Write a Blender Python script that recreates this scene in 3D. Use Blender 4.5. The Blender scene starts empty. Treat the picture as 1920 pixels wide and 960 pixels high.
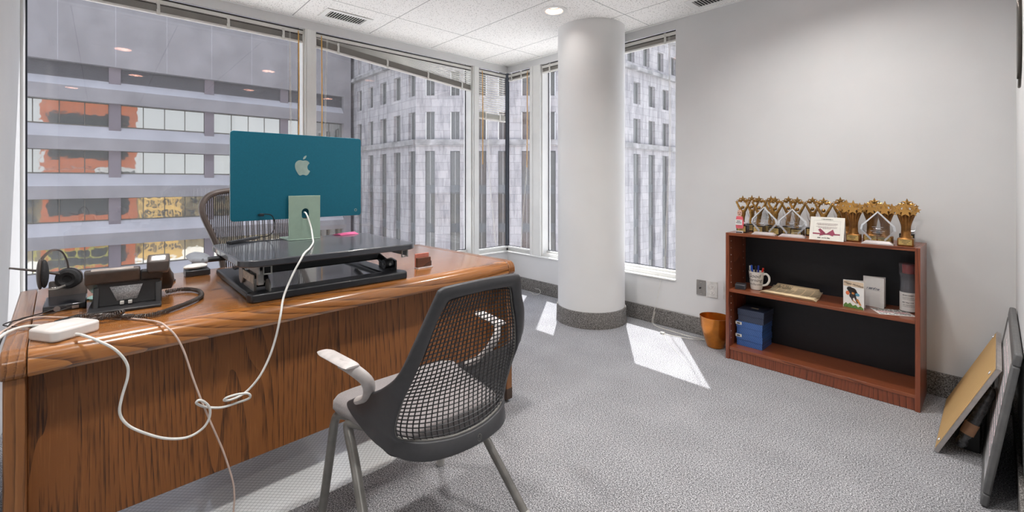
import bpy, bmesh, math, random
from mathutils import Vector, Matrix, Euler
random.seed(7)
PI = math.pi
S = bpy.context.scene
COL = S.collection

# ------------------------------------------------------------------ camera, light, exposure
CAM_H = 1.15
cam_d = bpy.data.cameras.new('camera'); cam = bpy.data.objects.new('camera', cam_d); COL.objects.link(cam)
cam.location = (0, 0, CAM_H); cam.rotation_euler = (PI/2, 0, math.radians(47.41))
cam_d.sensor_width = 36; cam_d.lens = 836.5*36/1920; cam_d.shift_y = -140.5/1920
cam_d.clip_start = 0.02; cam_d.clip_end = 400
S.camera = cam
S.view_settings.view_transform = 'Standard'; S.view_settings.look = 'None'
S.view_settings.exposure = 0.18; S.view_settings.gamma = 1; S.view_settings.use_curve_mapping = False
S.render.film_transparent = False

W = bpy.data.worlds.new('sky'); S.world = W; W.use_nodes = True
wn = W.node_tree; wn.nodes.clear()
wo = wn.nodes.new('ShaderNodeOutputWorld'); wb = wn.nodes.new('ShaderNodeBackground')
tc = wn.nodes.new('ShaderNodeTexCoord'); sx = wn.nodes.new('ShaderNodeSeparateXYZ'); cr = wn.nodes.new('ShaderNodeValToRGB')
wn.links.new(tc.outputs['Generated'], sx.inputs[0]); wn.links.new(sx.outputs['Z'], cr.inputs[0])
cr.color_ramp.elements[0].position = 0.0; cr.color_ramp.elements[0].color = (0.86, 0.87, 0.88, 1)
cr.color_ramp.elements[1].position = 0.7; cr.color_ramp.elements[1].color = (0.76, 0.80, 0.92, 1)
wn.links.new(cr.outputs[0], wb.inputs[0]); wb.inputs[1].default_value = 2.35
wn.links.new(wb.outputs[0], wo.inputs[0])

sun_d = bpy.data.lights.new('sun', 'SUN'); sun = bpy.data.objects.new('sun', sun_d); COL.objects.link(sun)
sun_d.energy = 13; sun_d.angle = math.radians(0.5); sun_d.color = (1.0, 0.97, 0.92)
EL = math.radians(62.5)
sdir = Vector((0.605*math.cos(EL), -0.796*math.cos(EL), -math.sin(EL)))
sun.rotation_euler = sdir.to_track_quat('-Z', 'Y').to_euler(); sun.location = (-6, 9, 14)

DOWNS = [(-1.90, 0.15), (-1.90, 1.41), (-0.6, 0.3), (-0.55, 1.5), (-0.62, 2.55), (0.9, -0.3)]       # ceiling lamps: first two read from pane reflections, last four added as fill
LAMP_W = 16.5
DOWN_W = 1.2

# ------------------------------------------------------------------ colour and material helpers
def lin(c):
    return tuple(((x/255)/12.92 if x/255 <= .04045 else ((x/255+.055)/1.055)**2.4) for x in c) + (1,)
MATS = {}
def nm(name):
    m = bpy.data.materials.new(name); m.use_nodes = True
    nt = m.node_tree; b = nt.nodes['Principled BSDF']
    MATS[name] = m
    return m, nt, b
def N(nt, t, **k):
    n = nt.nodes.new(t)
    for a, v in k.items(): setattr(n, a, v)
    return n
def math_n(nt, op, a, b=None):
    n = N(nt, 'ShaderNodeMath', operation=op)
    for i, v in enumerate((a, b)):
        if v is None: continue
        if isinstance(v, (int, float)): n.inputs[i].default_value = v
        else: nt.links.new(v, n.inputs[i])
    return n.outputs[0]
def ramp(nt, fac, stops):
    r = N(nt, 'ShaderNodeValToRGB'); nt.links.new(fac, r.inputs[0])
    e = r.color_ramp.elements
    while len(e) < len(stops): e.new(0.5)
    for i, (p, c) in enumerate(stops):
        e[i].position = p; e[i].color = c if len(c) == 4 else lin(c)
    return r.outputs[0]
def coords(nt, scale=(1, 1, 1), loc=(0, 0, 0), rot=(0, 0, 0)):
    t = N(nt, 'ShaderNodeTexCoord'); m = N(nt, 'ShaderNodeMapping')
    nt.links.new(t.outputs['Object'], m.inputs[0])
    m.inputs['Scale'].default_value = scale; m.inputs['Location'].default_value = loc; m.inputs['Rotation'].default_value = rot
    return m.outputs[0]
def noise(nt, vec, scale, detail=3, rough=.5):
    n = N(nt, 'ShaderNodeTexNoise'); nt.links.new(vec, n.inputs['Vector'])
    n.inputs['Scale'].default_value = scale; n.inputs['Detail'].default_value = detail; n.inputs['Roughness'].default_value = rough
    return n.outputs['Fac']
def bump(nt, b, h, strength=.3, dist=.002):
    n = N(nt, 'ShaderNodeBump'); n.inputs['Strength'].default_value = strength; n.inputs['Distance'].default_value = dist
    nt.links.new(h, n.inputs['Height']); nt.links.new(n.outputs[0], b.inputs['Normal'])
def mat(name, c, rough=.5, metal=0, var=.06, vs=30, bmp=0, bs=200, spec=.5, emit=0, alpha=1, trans=0, coat=0, sheen=0):
    m, nt, b = nm(name)
    v = coords(nt); f = noise(nt, v, vs, 3)
    c0 = tuple(max(0, x*(1-var)) for x in c); c1 = tuple(min(255, x*(1+var)) for x in c)
    nt.links.new(ramp(nt, f, [(.3, c0), (.7, c1)]), b.inputs['Base Color'])
    b.inputs['Roughness'].default_value = rough; b.inputs['Metallic'].default_value = metal
    b.inputs['Specular IOR Level'].default_value = spec; b.inputs['Coat Weight'].default_value = coat
    b.inputs['Sheen Weight'].default_value = sheen
    if trans: b.inputs['Transmission Weight'].default_value = trans
    if alpha < 1: b.inputs['Alpha'].default_value = alpha
    if emit:
        b.inputs['Emission Color'].default_value = lin(c); b.inputs['Emission Strength'].default_value = emit
    if bmp: bump(nt, b, noise(nt, v, bs, 2), bmp)
    return m
def wood(name, dark, mid, light, axis, across, ring=9, freq=26, rough=.3, coat=.25, fib=.5, stretch=.35, seed=0):
    """oak-like grain; axis: index the grain runs along, across: index it varies over"""
    m, nt, b = nm(name)
    sc = [1, 1, 1]; sc[axis] = stretch
    sc = [s*1.0 for s in sc]
    v = coords(nt, tuple(sc), (seed, seed*.7, seed*.3))
    sep = N(nt, 'ShaderNodeSeparateXYZ'); nt.links.new(v, sep.inputs[0])
    n1 = noise(nt, v, 3.4, 1, .4)
    n2 = noise(nt, v, 14, 2, .5)
    a = math_n(nt, 'MULTIPLY', sep.outputs[across], freq)
    a = math_n(nt, 'ADD', a, math_n(nt, 'MULTIPLY', n1, ring))
    a = math_n(nt, 'ADD', a, math_n(nt, 'MULTIPLY', n2, .8))
    fr = math_n(nt, 'FRACT', a)
    sc2 = [260, 260, 260]; sc2[axis] = 9
    v2 = coords(nt, tuple(sc2))
    f = noise(nt, v2, 1, 2, .6)
    g = math_n(nt, 'ADD', math_n(nt, 'MULTIPLY', fr, 1-fib*.5), math_n(nt, 'MULTIPLY', f, fib*.7))
    colr = ramp(nt, g, [(.12, light), (.45, mid), (.66, mid), (.92, dark)])
    nt.links.new(colr, b.inputs['Base Color'])
    b.inputs['Roughness'].default_value = rough; b.inputs['Coat Weight'].default_value = coat; b.inputs['Coat Roughness'].default_value = .14; b.inputs['Coat IOR'].default_value = 1.6
    bump(nt, b, f, .12, .001)
    return m
def carpet(name, c0, c1, c2, scale=260):
    m, nt, b = nm(name)
    v = coords(nt)
    f = noise(nt, v, scale, 2, .75); g = noise(nt, v, 4, 2)
    mx = math_n(nt, 'ADD', f, math_n(nt, 'MULTIPLY', math_n(nt, 'SUBTRACT', g, .5), .05))
    nt.links.new(ramp(nt, mx, [(.34, c0), (.50, c1), (.66, c2)]), b.inputs['Base Color'])
    b.inputs['Roughness'].default_value = 1; b.inputs['Specular IOR Level'].default_value = .1
    bump(nt, b, f, .12, .001)
    return m
def glass_sheet(name, tint=(.9, .92, .93), refl=.08, haze=0.0, rough=0.0, hz=(200, 205, 215)):
    """a pane: transparent with a fresnel mirror film and, if asked, a little dust"""
    m = bpy.data.materials.new(name); m.use_nodes = True; nt = m.node_tree; nt.nodes.clear(); MATS[name] = m
    o = N(nt, 'ShaderNodeOutputMaterial'); t = N(nt, 'ShaderNodeBsdfTransparent'); g = N(nt, 'ShaderNodeBsdfGlossy')
    t.inputs[0].default_value = (*tint, 1); g.inputs['Roughness'].default_value = rough
    fr = N(nt, 'ShaderNodeLayerWeight'); fr.inputs[0].default_value = .5
    mx = N(nt, 'ShaderNodeMixShader')
    p5 = math_n(nt, 'POWER', fr.outputs['Facing'], 5.0)
    nt.links.new(math_n(nt, 'ADD', math_n(nt, 'MULTIPLY', p5, 1-refl), refl), mx.inputs[0])
    nt.links.new(t.outputs[0], mx.inputs[1]); nt.links.new(g.outputs[0], mx.inputs[2])
    last = mx.outputs[0]
    if haze:
        d = N(nt, 'ShaderNodeBsdfDiffuse'); d.inputs[0].default_value = lin(hz)
        v = coords(nt, (6, 6, .8)); f = noise(nt, v, 5, 4, .7)
        m2 = N(nt, 'ShaderNodeMixShader'); nt.links.new(math_n(nt, 'MULTIPLY', f, haze*2), m2.inputs[0])
        nt.links.new(last, m2.inputs[1]); nt.links.new(d.outputs[0], m2.inputs[2]); last = m2.outputs[0]
    nt.links.new(last, o.inputs[0])
    return m

wall_m = mat('painted_wall', (216, 216, 216), .75, var=.012, vs=3, bmp=.12, bs=240)
white_m = mat('white_trim', (238, 238, 235), .5, var=.015, vs=4)
alu_m = mat('window_frame_paint', (226, 226, 223), .42, var=.02, vs=5)
jamb_m = mat('outer_frame_metal', (188, 196, 206), .4, var=.02, vs=5)
gasket_m = mat('dark_gasket', (38, 44, 54), .5)
carpet_m = carpet('grey_carpet', (54, 54, 56), (140, 140, 143), (222, 222, 225), 215)
base_m = carpet('carpet_base', (48, 46, 44), (108, 105, 102), (176, 173, 170), 260)
pane_m = glass_sheet('window_pane', (.82, .83, .855), .05, .03)

def ceiling_mat():
    m, nt, b = nm('ceiling_tile')
    t = N(nt, 'ShaderNodeTexCoord'); mp = N(nt, 'ShaderNodeMapping'); nt.links.new(t.outputs['Object'], mp.inputs[0])
    sep = N(nt, 'ShaderNodeSeparateXYZ'); nt.links.new(mp.outputs[0], sep.inputs[0])
    def line(out, off, per, w):
        a = math_n(nt, 'DIVIDE', math_n(nt, 'SUBTRACT', out, off), per)
        a = math_n(nt, 'ABSOLUTE', math_n(nt, 'SUBTRACT', math_n(nt, 'FRACT', math_n(nt, 'ADD', a, .5)), .5))
        return math_n(nt, 'LESS_THAN', a, w/per)
    lx = line(sep.outputs['X'], -3.148, 1.23, .0035); ly = line(sep.outputs['Y'], 1.69, .618, .0035)
    g = math_n(nt, 'MAXIMUM', lx, ly)
    vo = N(nt, 'ShaderNodeTexVoronoi'); nt.links.new(mp.outputs[0], vo.inputs['Vector']); vo.inputs['Scale'].default_value = 70
    n = noise(nt, mp.outputs[0], 160, 2, .7)
    pit = math_n(nt, 'LESS_THAN', math_n(nt, 'ADD', vo.outputs['Distance'], math_n(nt, 'MULTIPLY', n, .5)), .47)
    h = math_n(nt, 'MAXIMUM', g, math_n(nt, 'MULTIPLY', pit, .55))
    nt.links.new(ramp(nt, h, [(0, (248, 247, 244)), (.55, (176, 174, 170)), (1, (170, 170, 168))]), b.inputs['Base Color'])
    b.inputs['Roughness'].default_value = .95; b.inputs['Specular IOR Level'].default_value = .1
    bump(nt, b, math_n(nt, 'SUBTRACT', 1, h), .5, .004)
    return m
ceil_m = ceiling_mat()

# ------------------------------------------------------------------ mesh builder
class M:
    def __init__(s): s.v = []; s.f = []; s.mi = []; s.k = 0
    def add(s, vs, fs, T=None):
        o = len(s.v)
        for p in vs: s.v.append(tuple(T @ Vector(p)) if T is not None else tuple(p))
        for f in fs: s.f.append(tuple(i+o for i in f)); s.mi.append(s.k)
        return s
    def box(s, a, b, T=None):
        x0, y0, z0 = [min(a[i], b[i]) for i in range(3)]; x1, y1, z1 = [max(a[i], b[i]) for i in range(3)]
        return s.add([(x0,y0,z0),(x1,y0,z0),(x1,y1,z0),(x0,y1,z0),(x0,y0,z1),(x1,y0,z1),(x1,y1,z1),(x0,y1,z1)],
                     [(0,3,2,1),(4,5,6,7),(0,1,5,4),(1,2,6,5),(2,3,7,6),(3,0,4,7)], T)
    def quad(s, a, b, c, d): return s.add([a, b, c, d], [(0, 1, 2, 3)])
    def prism(s, poly, h0, h1, T=None):
        """poly in xy, extruded along z"""
        n = len(poly); vs = [(x, y, h0) for x, y in poly]+[(x, y, h1) for x, y in poly]
        fs = [tuple(range(n))[::-1], tuple(range(n, 2*n))]+[(i, (i+1) % n, n+(i+1) % n, n+i) for i in range(n)]
        return s.add(vs, fs, T)
    def tube(s, pts, r, seg=8, caps=True, closed=False, T=None, flat=1.0):
        pts = [Vector(p) for p in pts]; n = len(pts)
        rs = r if isinstance(r, (list, tuple)) else [r]*n
        vs = []; up = None
        for i, p in enumerate(pts):
            a = pts[(i-1) % n] if (closed or i > 0) else p; b = pts[(i+1) % n] if (closed or i < n-1) else p
            t = (b-a)
            if t.length < 1e-9: t = Vector((0, 0, 1))
            t.normalize()
            if up is None:
                up = Vector((0, 0, 1)) if abs(t.z) < .9 else Vector((1, 0, 0))
            u = (up - t*up.dot(t))
            if u.length < 1e-6: u = t.orthogonal()
            u.normalize(); up = u; w = t.cross(u)
            for k in range(seg):
                q = 2*PI*k/seg
                vs.append(p + u*math.cos(q)*rs[i]*flat + w*math.sin(q)*rs[i])
        fs = []
        m = n if closed else n-1
        for i in range(m):
            for k in range(seg):
                fs.append((i*seg+k, i*seg+(k+1) % seg, ((i+1) % n)*seg+(k+1) % seg, ((i+1) % n)*seg+k))
        if caps and not closed:
            fs.append(tuple(range(seg))[::-1]); fs.append(tuple((n-1)*seg+k for k in range(seg)))
        return s.add(vs, fs, T)
    def lathe(s, prof, seg=32, T=None, cap=False):
        """prof: (r, z)"""
        vs = [(r*math.cos(2*PI*k/seg), r*math.sin(2*PI*k/seg), z) for r, z in prof for k in range(seg)]
        fs = [(i*seg+k, i*seg+(k+1) % seg, (i+1)*seg+(k+1) % seg, (i+1)*seg+k) for i in range(len(prof)-1) for k in range(seg)]
        if cap:
            fs.append(tuple(range(seg))[::-1]); fs.append(tuple((len(prof)-1)*seg+k for k in range(seg)))
        return s.add(vs, fs, T)
    def grid(s, rows, T=None, closed=False):
        """rows: list of equally long lists of points"""
        m = len(rows[0]); vs = [p for r in rows for p in r]; fs = []
        for i in range(len(rows)-1):
            for k in range(m if closed else m-1):
                fs.append((i*m+k, i*m+(k+1) % m, (i+1)*m+(k+1) % m, (i+1)*m+k))
        return s.add(vs, fs, T)
    def ball(s, c, r, T=None, seg=16):
        r = r if isinstance(r, tuple) else (r, r, r)
        rows = [[(c[0]+r[0]*math.sin(PI*i/10)*math.cos(2*PI*k/seg), c[1]+r[1]*math.sin(PI*i/10)*math.sin(2*PI*k/seg), c[2]-r[2]*math.cos(PI*i/10)) for k in range(seg)] for i in range(11)]
        return s.grid(rows, T, True)
    def build(s, name, m, parent=None, bevel=0, smooth=True, solid=0, sub=0, world=False, angle=35, seg=2):
        me = bpy.data.meshes.new(name)
        off = Vector((0, 0, 0))
        me.from_pydata([tuple(Vector(p)-off) for p in s.v], [], s.f)
        ms = m if isinstance(m, (list, tuple)) else [m]
        for q in ms: me.materials.append(q)
        if len(ms) > 1:
            for p, k in zip(me.polygons, s.mi): p.material_index = k
        bm = bmesh.new(); bm.from_mesh(me); bmesh.ops.remove_doubles(bm, verts=bm.verts, dist=1e-6)
        if not solid: bmesh.ops.recalc_face_normals(bm, faces=bm.faces)
        bm.to_mesh(me); bm.free()
        if smooth:
            for p in me.polygons: p.use_smooth = True
            me.set_sharp_from_angle(angle=math.radians(angle))
        o = bpy.data.objects.new(name, me); COL.objects.link(o)
        if parent is not None: o.parent = parent
        if world and parent is not None:
            # geometry given in room coordinates: undo the parent's placement
            q = parent; Mx = Matrix.Identity(4)
            while q is not None:
                Mx = Matrix.LocRotScale(q.location, q.rotation_euler, None) @ Mx if False else (Matrix.LocRotScale(q.location, q.rotation_euler, None) @ Mx)
                q = q.parent
            me.transform(Mx.inverted())
        if solid:
            d = o.modifiers.new('thickness', 'SOLIDIFY'); d.thickness = solid; d.offset = 0
        if bevel:
            d = o.modifiers.new('edges', 'BEVEL'); d.width = bevel; d.segments = seg; d.limit_method = 'ANGLE'; d.angle_limit = math.radians(35)
        if sub:
            d = o.modifiers.new('round', 'SUBSURF'); d.levels = sub; d.render_levels = sub
        return o
def thing(name, label, cat, loc=(0, 0, 0), rz=0, group=None):
    o = bpy.data.objects.new(name, None); COL.objects.link(o); o.location = loc; o.rotation_euler = (0, 0, rz)
    o.empty_display_size = .05
    o['label'] = label; o['category'] = cat
    if group: o['group'] = group
    return o
def tag(o, label, cat, group=None):
    o['label'] = label; o['category'] = cat
    if group: o['group'] = group
    return o
def struct(o): o['kind'] = 'structure'; return o
def dup(root, loc, rz=0, label=None, group=None):
    r = root.copy(); COL.objects.link(r); r.location = loc; r.rotation_euler = (0, 0, rz)
    if label: r['label'] = label
    if group: r['group'] = group
    for ch in list(root.children):
        c = ch.copy(); COL.objects.link(c); c.parent = r
        for g in list(ch.children):
            d = g.copy(); COL.objects.link(d); d.parent = c
    return r
def spline(pts, n=8, closed=False):
    pts = [Vector(p) for p in pts]; out = []; L = len(pts)
    rng = range(L if closed else L-1)
    for i in rng:
        if closed: p0, p1, p2, p3 = pts[(i-1) % L], pts[i], pts[(i+1) % L], pts[(i+2) % L]
        else: p0, p1, p2, p3 = pts[max(i-1, 0)], pts[i], pts[i+1], pts[min(i+2, L-1)]
        for k in range(n):
            t = k/n
            out.append(.5*((2*p1)+(p2-p0)*t+(2*p0-5*p1+4*p2-p3)*t*t+(3*p1-p0-3*p2+p3)*t**3))
    if not closed: out.append(pts[-1])
    return out
def rrect(x0, y0, x1, y1, r, n=5):
    out = []
    for cx, cy, a in ((x1-r, y1-r, 0), (x0+r, y1-r, 90), (x0+r, y0+r, 180), (x1-r, y0+r, 270)):
        for k in range(n+1):
            q = math.radians(a+90*k/n); out.append((cx+r*math.cos(q), cy+r*math.sin(q)))
    return out
def text(body, size, m, parent, T, name='lettering', ext=.0003, align='CENTER', shear=0, sp=1.0, lh=1.0):
    cu = bpy.data.curves.new(name, 'FONT'); cu.body = body; cu.size = size; cu.extrude = ext; cu.align_x = align; cu.align_y = 'CENTER'
    cu.shear = shear; cu.space_character = sp; cu.space_line = lh; cu.resolution_u = 3
    t = bpy.data.objects.new('t', cu); COL.objects.link(t)
    dg = bpy.context.evaluated_depsgraph_get(); me = bpy.data.meshes.new_from_object(t.evaluated_get(dg))
    bpy.data.objects.remove(t); me.transform(T); me.materials.clear(); me.materials.append(m)
    o = bpy.data.objects.new(name, me); COL.objects.link(o); o.parent = parent
    return o
def frame(o, x, y):
    """matrix with origin o, local x along x, local y along y"""
    x = Vector(x).normalized(); y = Vector(y); y = (y-x*x.dot(y)).normalized(); z = x.cross(y)
    m = Matrix((x, y, z)).transposed().to_4x4(); m.translation = Vector(o); return m
def facade(us, zs, holes, P, depth):
    """wall sheet with openings. P(u, z, d) -> point; d = distance behind the face. Returns M"""
    m = M()
    U = sorted(set([us[0], us[1]]+[h[0] for h in holes]+[h[1] for h in holes]))
    Z = sorted(set([zs[0], zs[1]]+[h[2] for h in holes]+[h[3] for h in holes]))
    for i in range(len(U)-1):
        for j in range(len(Z)-1):
            uc, zc = (U[i]+U[i+1])/2, (Z[j]+Z[j+1])/2
            if any(h[0] < uc < h[1] and h[2] < zc < h[3] for h in holes): continue
            m.quad(P(U[i], Z[j], 0), P(U[i+1], Z[j], 0), P(U[i+1], Z[j+1], 0), P(U[i], Z[j+1], 0))
    for a, b, c, d in holes:
        m.quad(P(a, c, 0), P(b, c, 0), P(b, c, depth), P(a, c, depth)); m.quad(P(a, d, 0), P(b, d, 0), P(b, d, depth), P(a, d, depth))
        m.quad(P(a, c, 0), P(a, d, 0), P(a, d, depth), P(a, c, depth)); m.quad(P(b, c, 0), P(b, d, 0), P(b, d, depth), P(b, c, depth))
    return m

# ------------------------------------------------------------------ room shell
H = 2.417                      # ceiling
XA, YB, XC, YD = -3.67, 3.30, 0.062, -0.336
HEAD, SILL = 2.343, 0.380      # window head and sill
FARX, FARY = 1.9, -1.9         # the space behind the viewer
struct(M().box((XA-.3, FARY-.1, -.12), (FARX+.1, YB+.3, 0)).build('floor', carpet_m, smooth=False))
cei = facade((XA, FARX+.1), (FARY-.1, YB), [(x-.0675, x+.0675, y-.0675, y+.0675) for x, y in DOWNS+[(-2.23, 2.475)]], lambda u, z, d: (u, z, H+d), .05)
cei.box((XA, FARY-.1, H+.05), (FARX+.1, YB, H+.08)); struct(cei.build('ceiling', ceil_m, smooth=False))
# outer walls behind the viewer
w = M(); w.box((XC, 1.35, 0), (FARX, 1.45, H)); w.box((XC, 1.35, 0), (XC+.1, YB+.2, H)); struct(w.build('wall_right', wall_m, smooth=False))
w = M(); w.box((XA-.2, YD-.12, 0), (-.95, YD, H)); w.box((-1.05, FARY, 0), (-.95, YD, H)); struct(w.build('wall_left', wall_m, smooth=False))
struct(M().box((-1.05, FARY-.1, 0), (FARX, FARY, H)).build('wall_front', wall_m, smooth=False))
struct(M().box((FARX, FARY-.1, 0), (FARX+.1, 1.45, H)).build('wall_near', wall_m, smooth=False))
# window wall on the left side (X = XA) and its continuation round the corner (Y = YB)
w = M()
w.box((XA-.2, YD, 0), (XA, YB, SILL-.012)); w.box((XA-.018, YD, HEAD), (XA, YB, H)); w.box((XA-.2, YD, 2.47), (XA, YB+.2, 2.9))
struct(w.build('wall_windows', wall_m, smooth=False))
w = M()
w.box((XA, YB, 0), (-1.70, YB+.2, SILL-.012)); w.box((XA, YB, HEAD), (-1.70, YB+.018, H)); w.box((XA, YB, 2.47), (-1.70, YB+.2, 2.9))
w.box((-1.70, YB, 0), (XC+.1, YB+.2, H))
struct(w.build('wall_back', wall_m, smooth=False))
# wall angle strip under the ceiling
w = M(); w.box((XA, YD, H-.006), (XA+.022, YB, H)); w.box((XA, YB-.022, H-.006), (XC, YB, H)); w.box((XC-.02, 1.45, H-.006), (XC, YB, H))
struct(w.build('trim_1', white_m, smooth=False))
# sill boards
w = M(); w.box((XA-.2, YD, SILL-.012), (XA+.012, YB+.2, SILL)); w.box((XA+.012, YB-.012, SILL-.012), (-1.70, YB+.2, SILL))
struct(w.build('trim_2', white_m, bevel=.003))
# carpet base
def cove(name, pts, h=.125, t=.012):
    m = M()
    for (a, b) in pts: m.box(a, b)
    struct(m.build(name, base_m, bevel=.004))
cove('baseboard_left', [((XA, YD, 0), (XA+.013, YB, .125))])
cove('baseboard_back', [((XA+.013, YB-.013, 0), (XC, YB, .128))])
cove('baseboard_right', [((XC-.013, 1.36, 0), (XC, YB-.013, .128)), ((XC, 1.337, 0), (FARX, 1.35, .128))])

# windows: each is a frame with a pane, set deep (0.12) or flush at the corner
def window(n, along, a, b, deep, jl=True, jr=True):
    """along 'A': plane X=XA, a..b in Y ; 'B': plane Y=YB, a..b in X"""
    def Pn(u, z, d): return (XA-d, u, z) if along == 'A' else (u, YB+d, z)
    m = M()
    def bx(u0, u1, z0, z1, d0, d1): m.box(Pn(u0, z0, d0), Pn(u1, z1, d1))
    rb = .012; TOP = 2.47
    bx(a, b, SILL, SILL+.030, .035, deep+.03); bx(a, b, SILL+.030, SILL+.050, deep-.03, deep+.03)      # stepped bottom rail
    bx(a, b, TOP-.03, TOP, .05, deep+.03)
    if jl: bx(a, a+rb, SILL, TOP, .02, deep+.03)
    if jr: bx(b-rb, b, SILL, TOP, .02, deep+.03)
    o = struct(m.build('window_%d' % n, alu_m, bevel=.002))
    g = M(); g.box(Pn(a, SILL+.035, deep), Pn(b, TOP-.01, deep+.006)); g.build('pane', pane_m, o, smooth=False)
    k = M()
    z0, z1 = SILL+.05, TOP-.03
    k.box(Pn(a+rb, z0, deep-.004), Pn(a+rb+.008, z1, deep+.001)); k.box(Pn(b-rb-.008, z0, deep-.004), Pn(b-rb, z1, deep+.001)); k.box(Pn(a, z0, deep-.004), Pn(b, z0+.006, deep+.001))
    k.build('gasket', gasket_m, o, smooth=False)
    return o
DEEP = .115
window(1, 'A', YD, 1.172, DEEP); window(2, 'A', 1.253, 2.827, DEEP); window(3, 'A', 2.904, YB+.035, .045, jr=False)
window(4, 'B', XA-.035, -3.315, .045, jl=False); window(5, 'B', -3.165, -1.700, DEEP)
w = M()
for a, b in ((1.172, 1.253), (2.827, 2.904)):
    w.box((XA-.16, a, SILL), (XA-.018, b, 2.47)); w.box((XA-.018, a, SILL), (XA+.002, b, HEAD)); w.box((XA+.002, a+.012, SILL), (XA+.008, b-.040, HEAD))
w.box((-3.315, YB+.018, SILL), (-3.165, YB+.16, 2.47)); w.box((-3.315, YB-.002, SILL), (-3.165, YB+.018, HEAD)); w.box((-3.305, YB-.008, SILL), (-3.27, YB, HEAD))
struct(w.build('trim_3', alu_m, bevel=.002))
struct(M().box((XA-.055, YB+.03, SILL), (XA-.03, YB+.055, 2.47)).build('trim_4', gasket_m))
struct(M().box((XA-.03, YB+.02, SILL), (XA-.022, YB+.03, HEAD)).build('trim_5', gasket_m))

# round column
w = M(); w.lathe([(.275, 0), (.275, H)], 72, Matrix.Translation((-2.30, 3.012, 0)))
colm = struct(w.build('column', mat('column_paint', (226, 226, 225), .55, var=.01, vs=3, bmp=.06, bs=120)))
w = M(); w.lathe([(.288, 0), (.286, .118), (.283, .126), (.276, .128)], 72, Matrix.Translation((-2.30, 3.012, 0)))
w.build('column_base', base_m, colm)

# ------------------------------------------------------------------ ceiling fittings
dark_m = mat('dark_cavity', (28, 27, 26), .7)
lampglow_m = mat('lamp_lens', (255, 236, 214), .5, emit=4); lens2_m = mat('dim_lamp_lens', (255, 240, 220), .5, emit=1.2)
def vent(x0, y0, x1, y1, label):
    """rectangle on the ceiling; louvres run across the long side"""
    cx, cy = (x0+x1)/2, (y0+y1)/2; t = thing('ceiling_vent', label, 'air vent', (cx, cy, H), 0)
    hx, hy = (x1-x0)/2, (y1-y0)/2; b = .038
    m = M(); m.box((-hx, -hy, -.006), (hx, -hy+b, 0)); m.box((-hx, hy-b, -.006), (hx, hy, 0)); m.box((-hx, -hy+b, -.006), (-hx+b, hy-b, 0)); m.box((hx-b, -hy+b, -.006), (hx, hy-b, 0))
    m.build('frame', white_m, t, bevel=.002)
    M().box((-hx+b, -hy+b, -.0012), (hx-b, hy-b, -.0002)).build('backing', dark_m, t, smooth=False)  # dark sheet painted in for the shade between the louvres
    m = M(); longy = hy > hx; L = (hy if longy else hx)-b; n = 14
    for i in range(n):
        c = -L+(i+.5)*2*L/n
        if longy: m.box((-hx+b, c-.0016, -.0052), (hx-b, c+.0016, -.0025))
        else: m.box((c-.0016, -hy+b, -.0052), (c+.0016, hy-b, -.0025))
    m.build('louvres', white_m, t, smooth=False)
vent(-3.52, 1.215, -3.312, 1.57, 'white ceiling air vent above the tall windows on the left')
vent(-1.50, 3.025, -1.14, 3.232, 'white ceiling air vent beside the grey wall, cut by the top of the photo')
copper_m = mat('copper_baffle', (120, 84, 70), .5, metal=.2)
def downlight(x, y, label, watts, lens, group=None):
    t = thing('recessed_downlight', label, 'ceiling light', (x, y, H), 0, group)
    m = M(); m.lathe([(.098, .0005), (.098, -.004), (.084, -.008), (.068, -.006), (.066, .002)], 40); m.build('trim_ring', white_m, t)
    m = M(); m.lathe([(.0655, -.004), (.0655, .044)], 40); m.build('baffle', copper_m, t)
    m = M(); m.lathe([(.001, .040), (.0654, .040)], 40); m.build('lens', lens, t)
    ad = bpy.data.lights.new('downlight_lamp', 'AREA'); ad.shape = 'DISK'; ad.size = .12; ad.energy = watts; ad.color = (1, .975, .945)
    ao = bpy.data.objects.new('downlight_lamp', ad); COL.objects.link(ao); ao.location = (0, 0, .036); ao.parent = t
downlight(-2.23, 2.475, 'round recessed ceiling light glowing beside the white column', DOWN_W, lampglow_m)
for (x, y), w_ in zip(DOWNS, ('above the left end of the oak desk', 'above the right end of the oak desk', 'added unseen above the camera side of the desk', 'added unseen above the open carpet before the bookcase', 'added unseen above the trophies on the bookcase', 'added unseen above the doorway behind the viewer')):
    downlight(x, y, 'round recessed ceiling light '+w_, LAMP_W, lens2_m, 'ceiling lights out of the frame')

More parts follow.
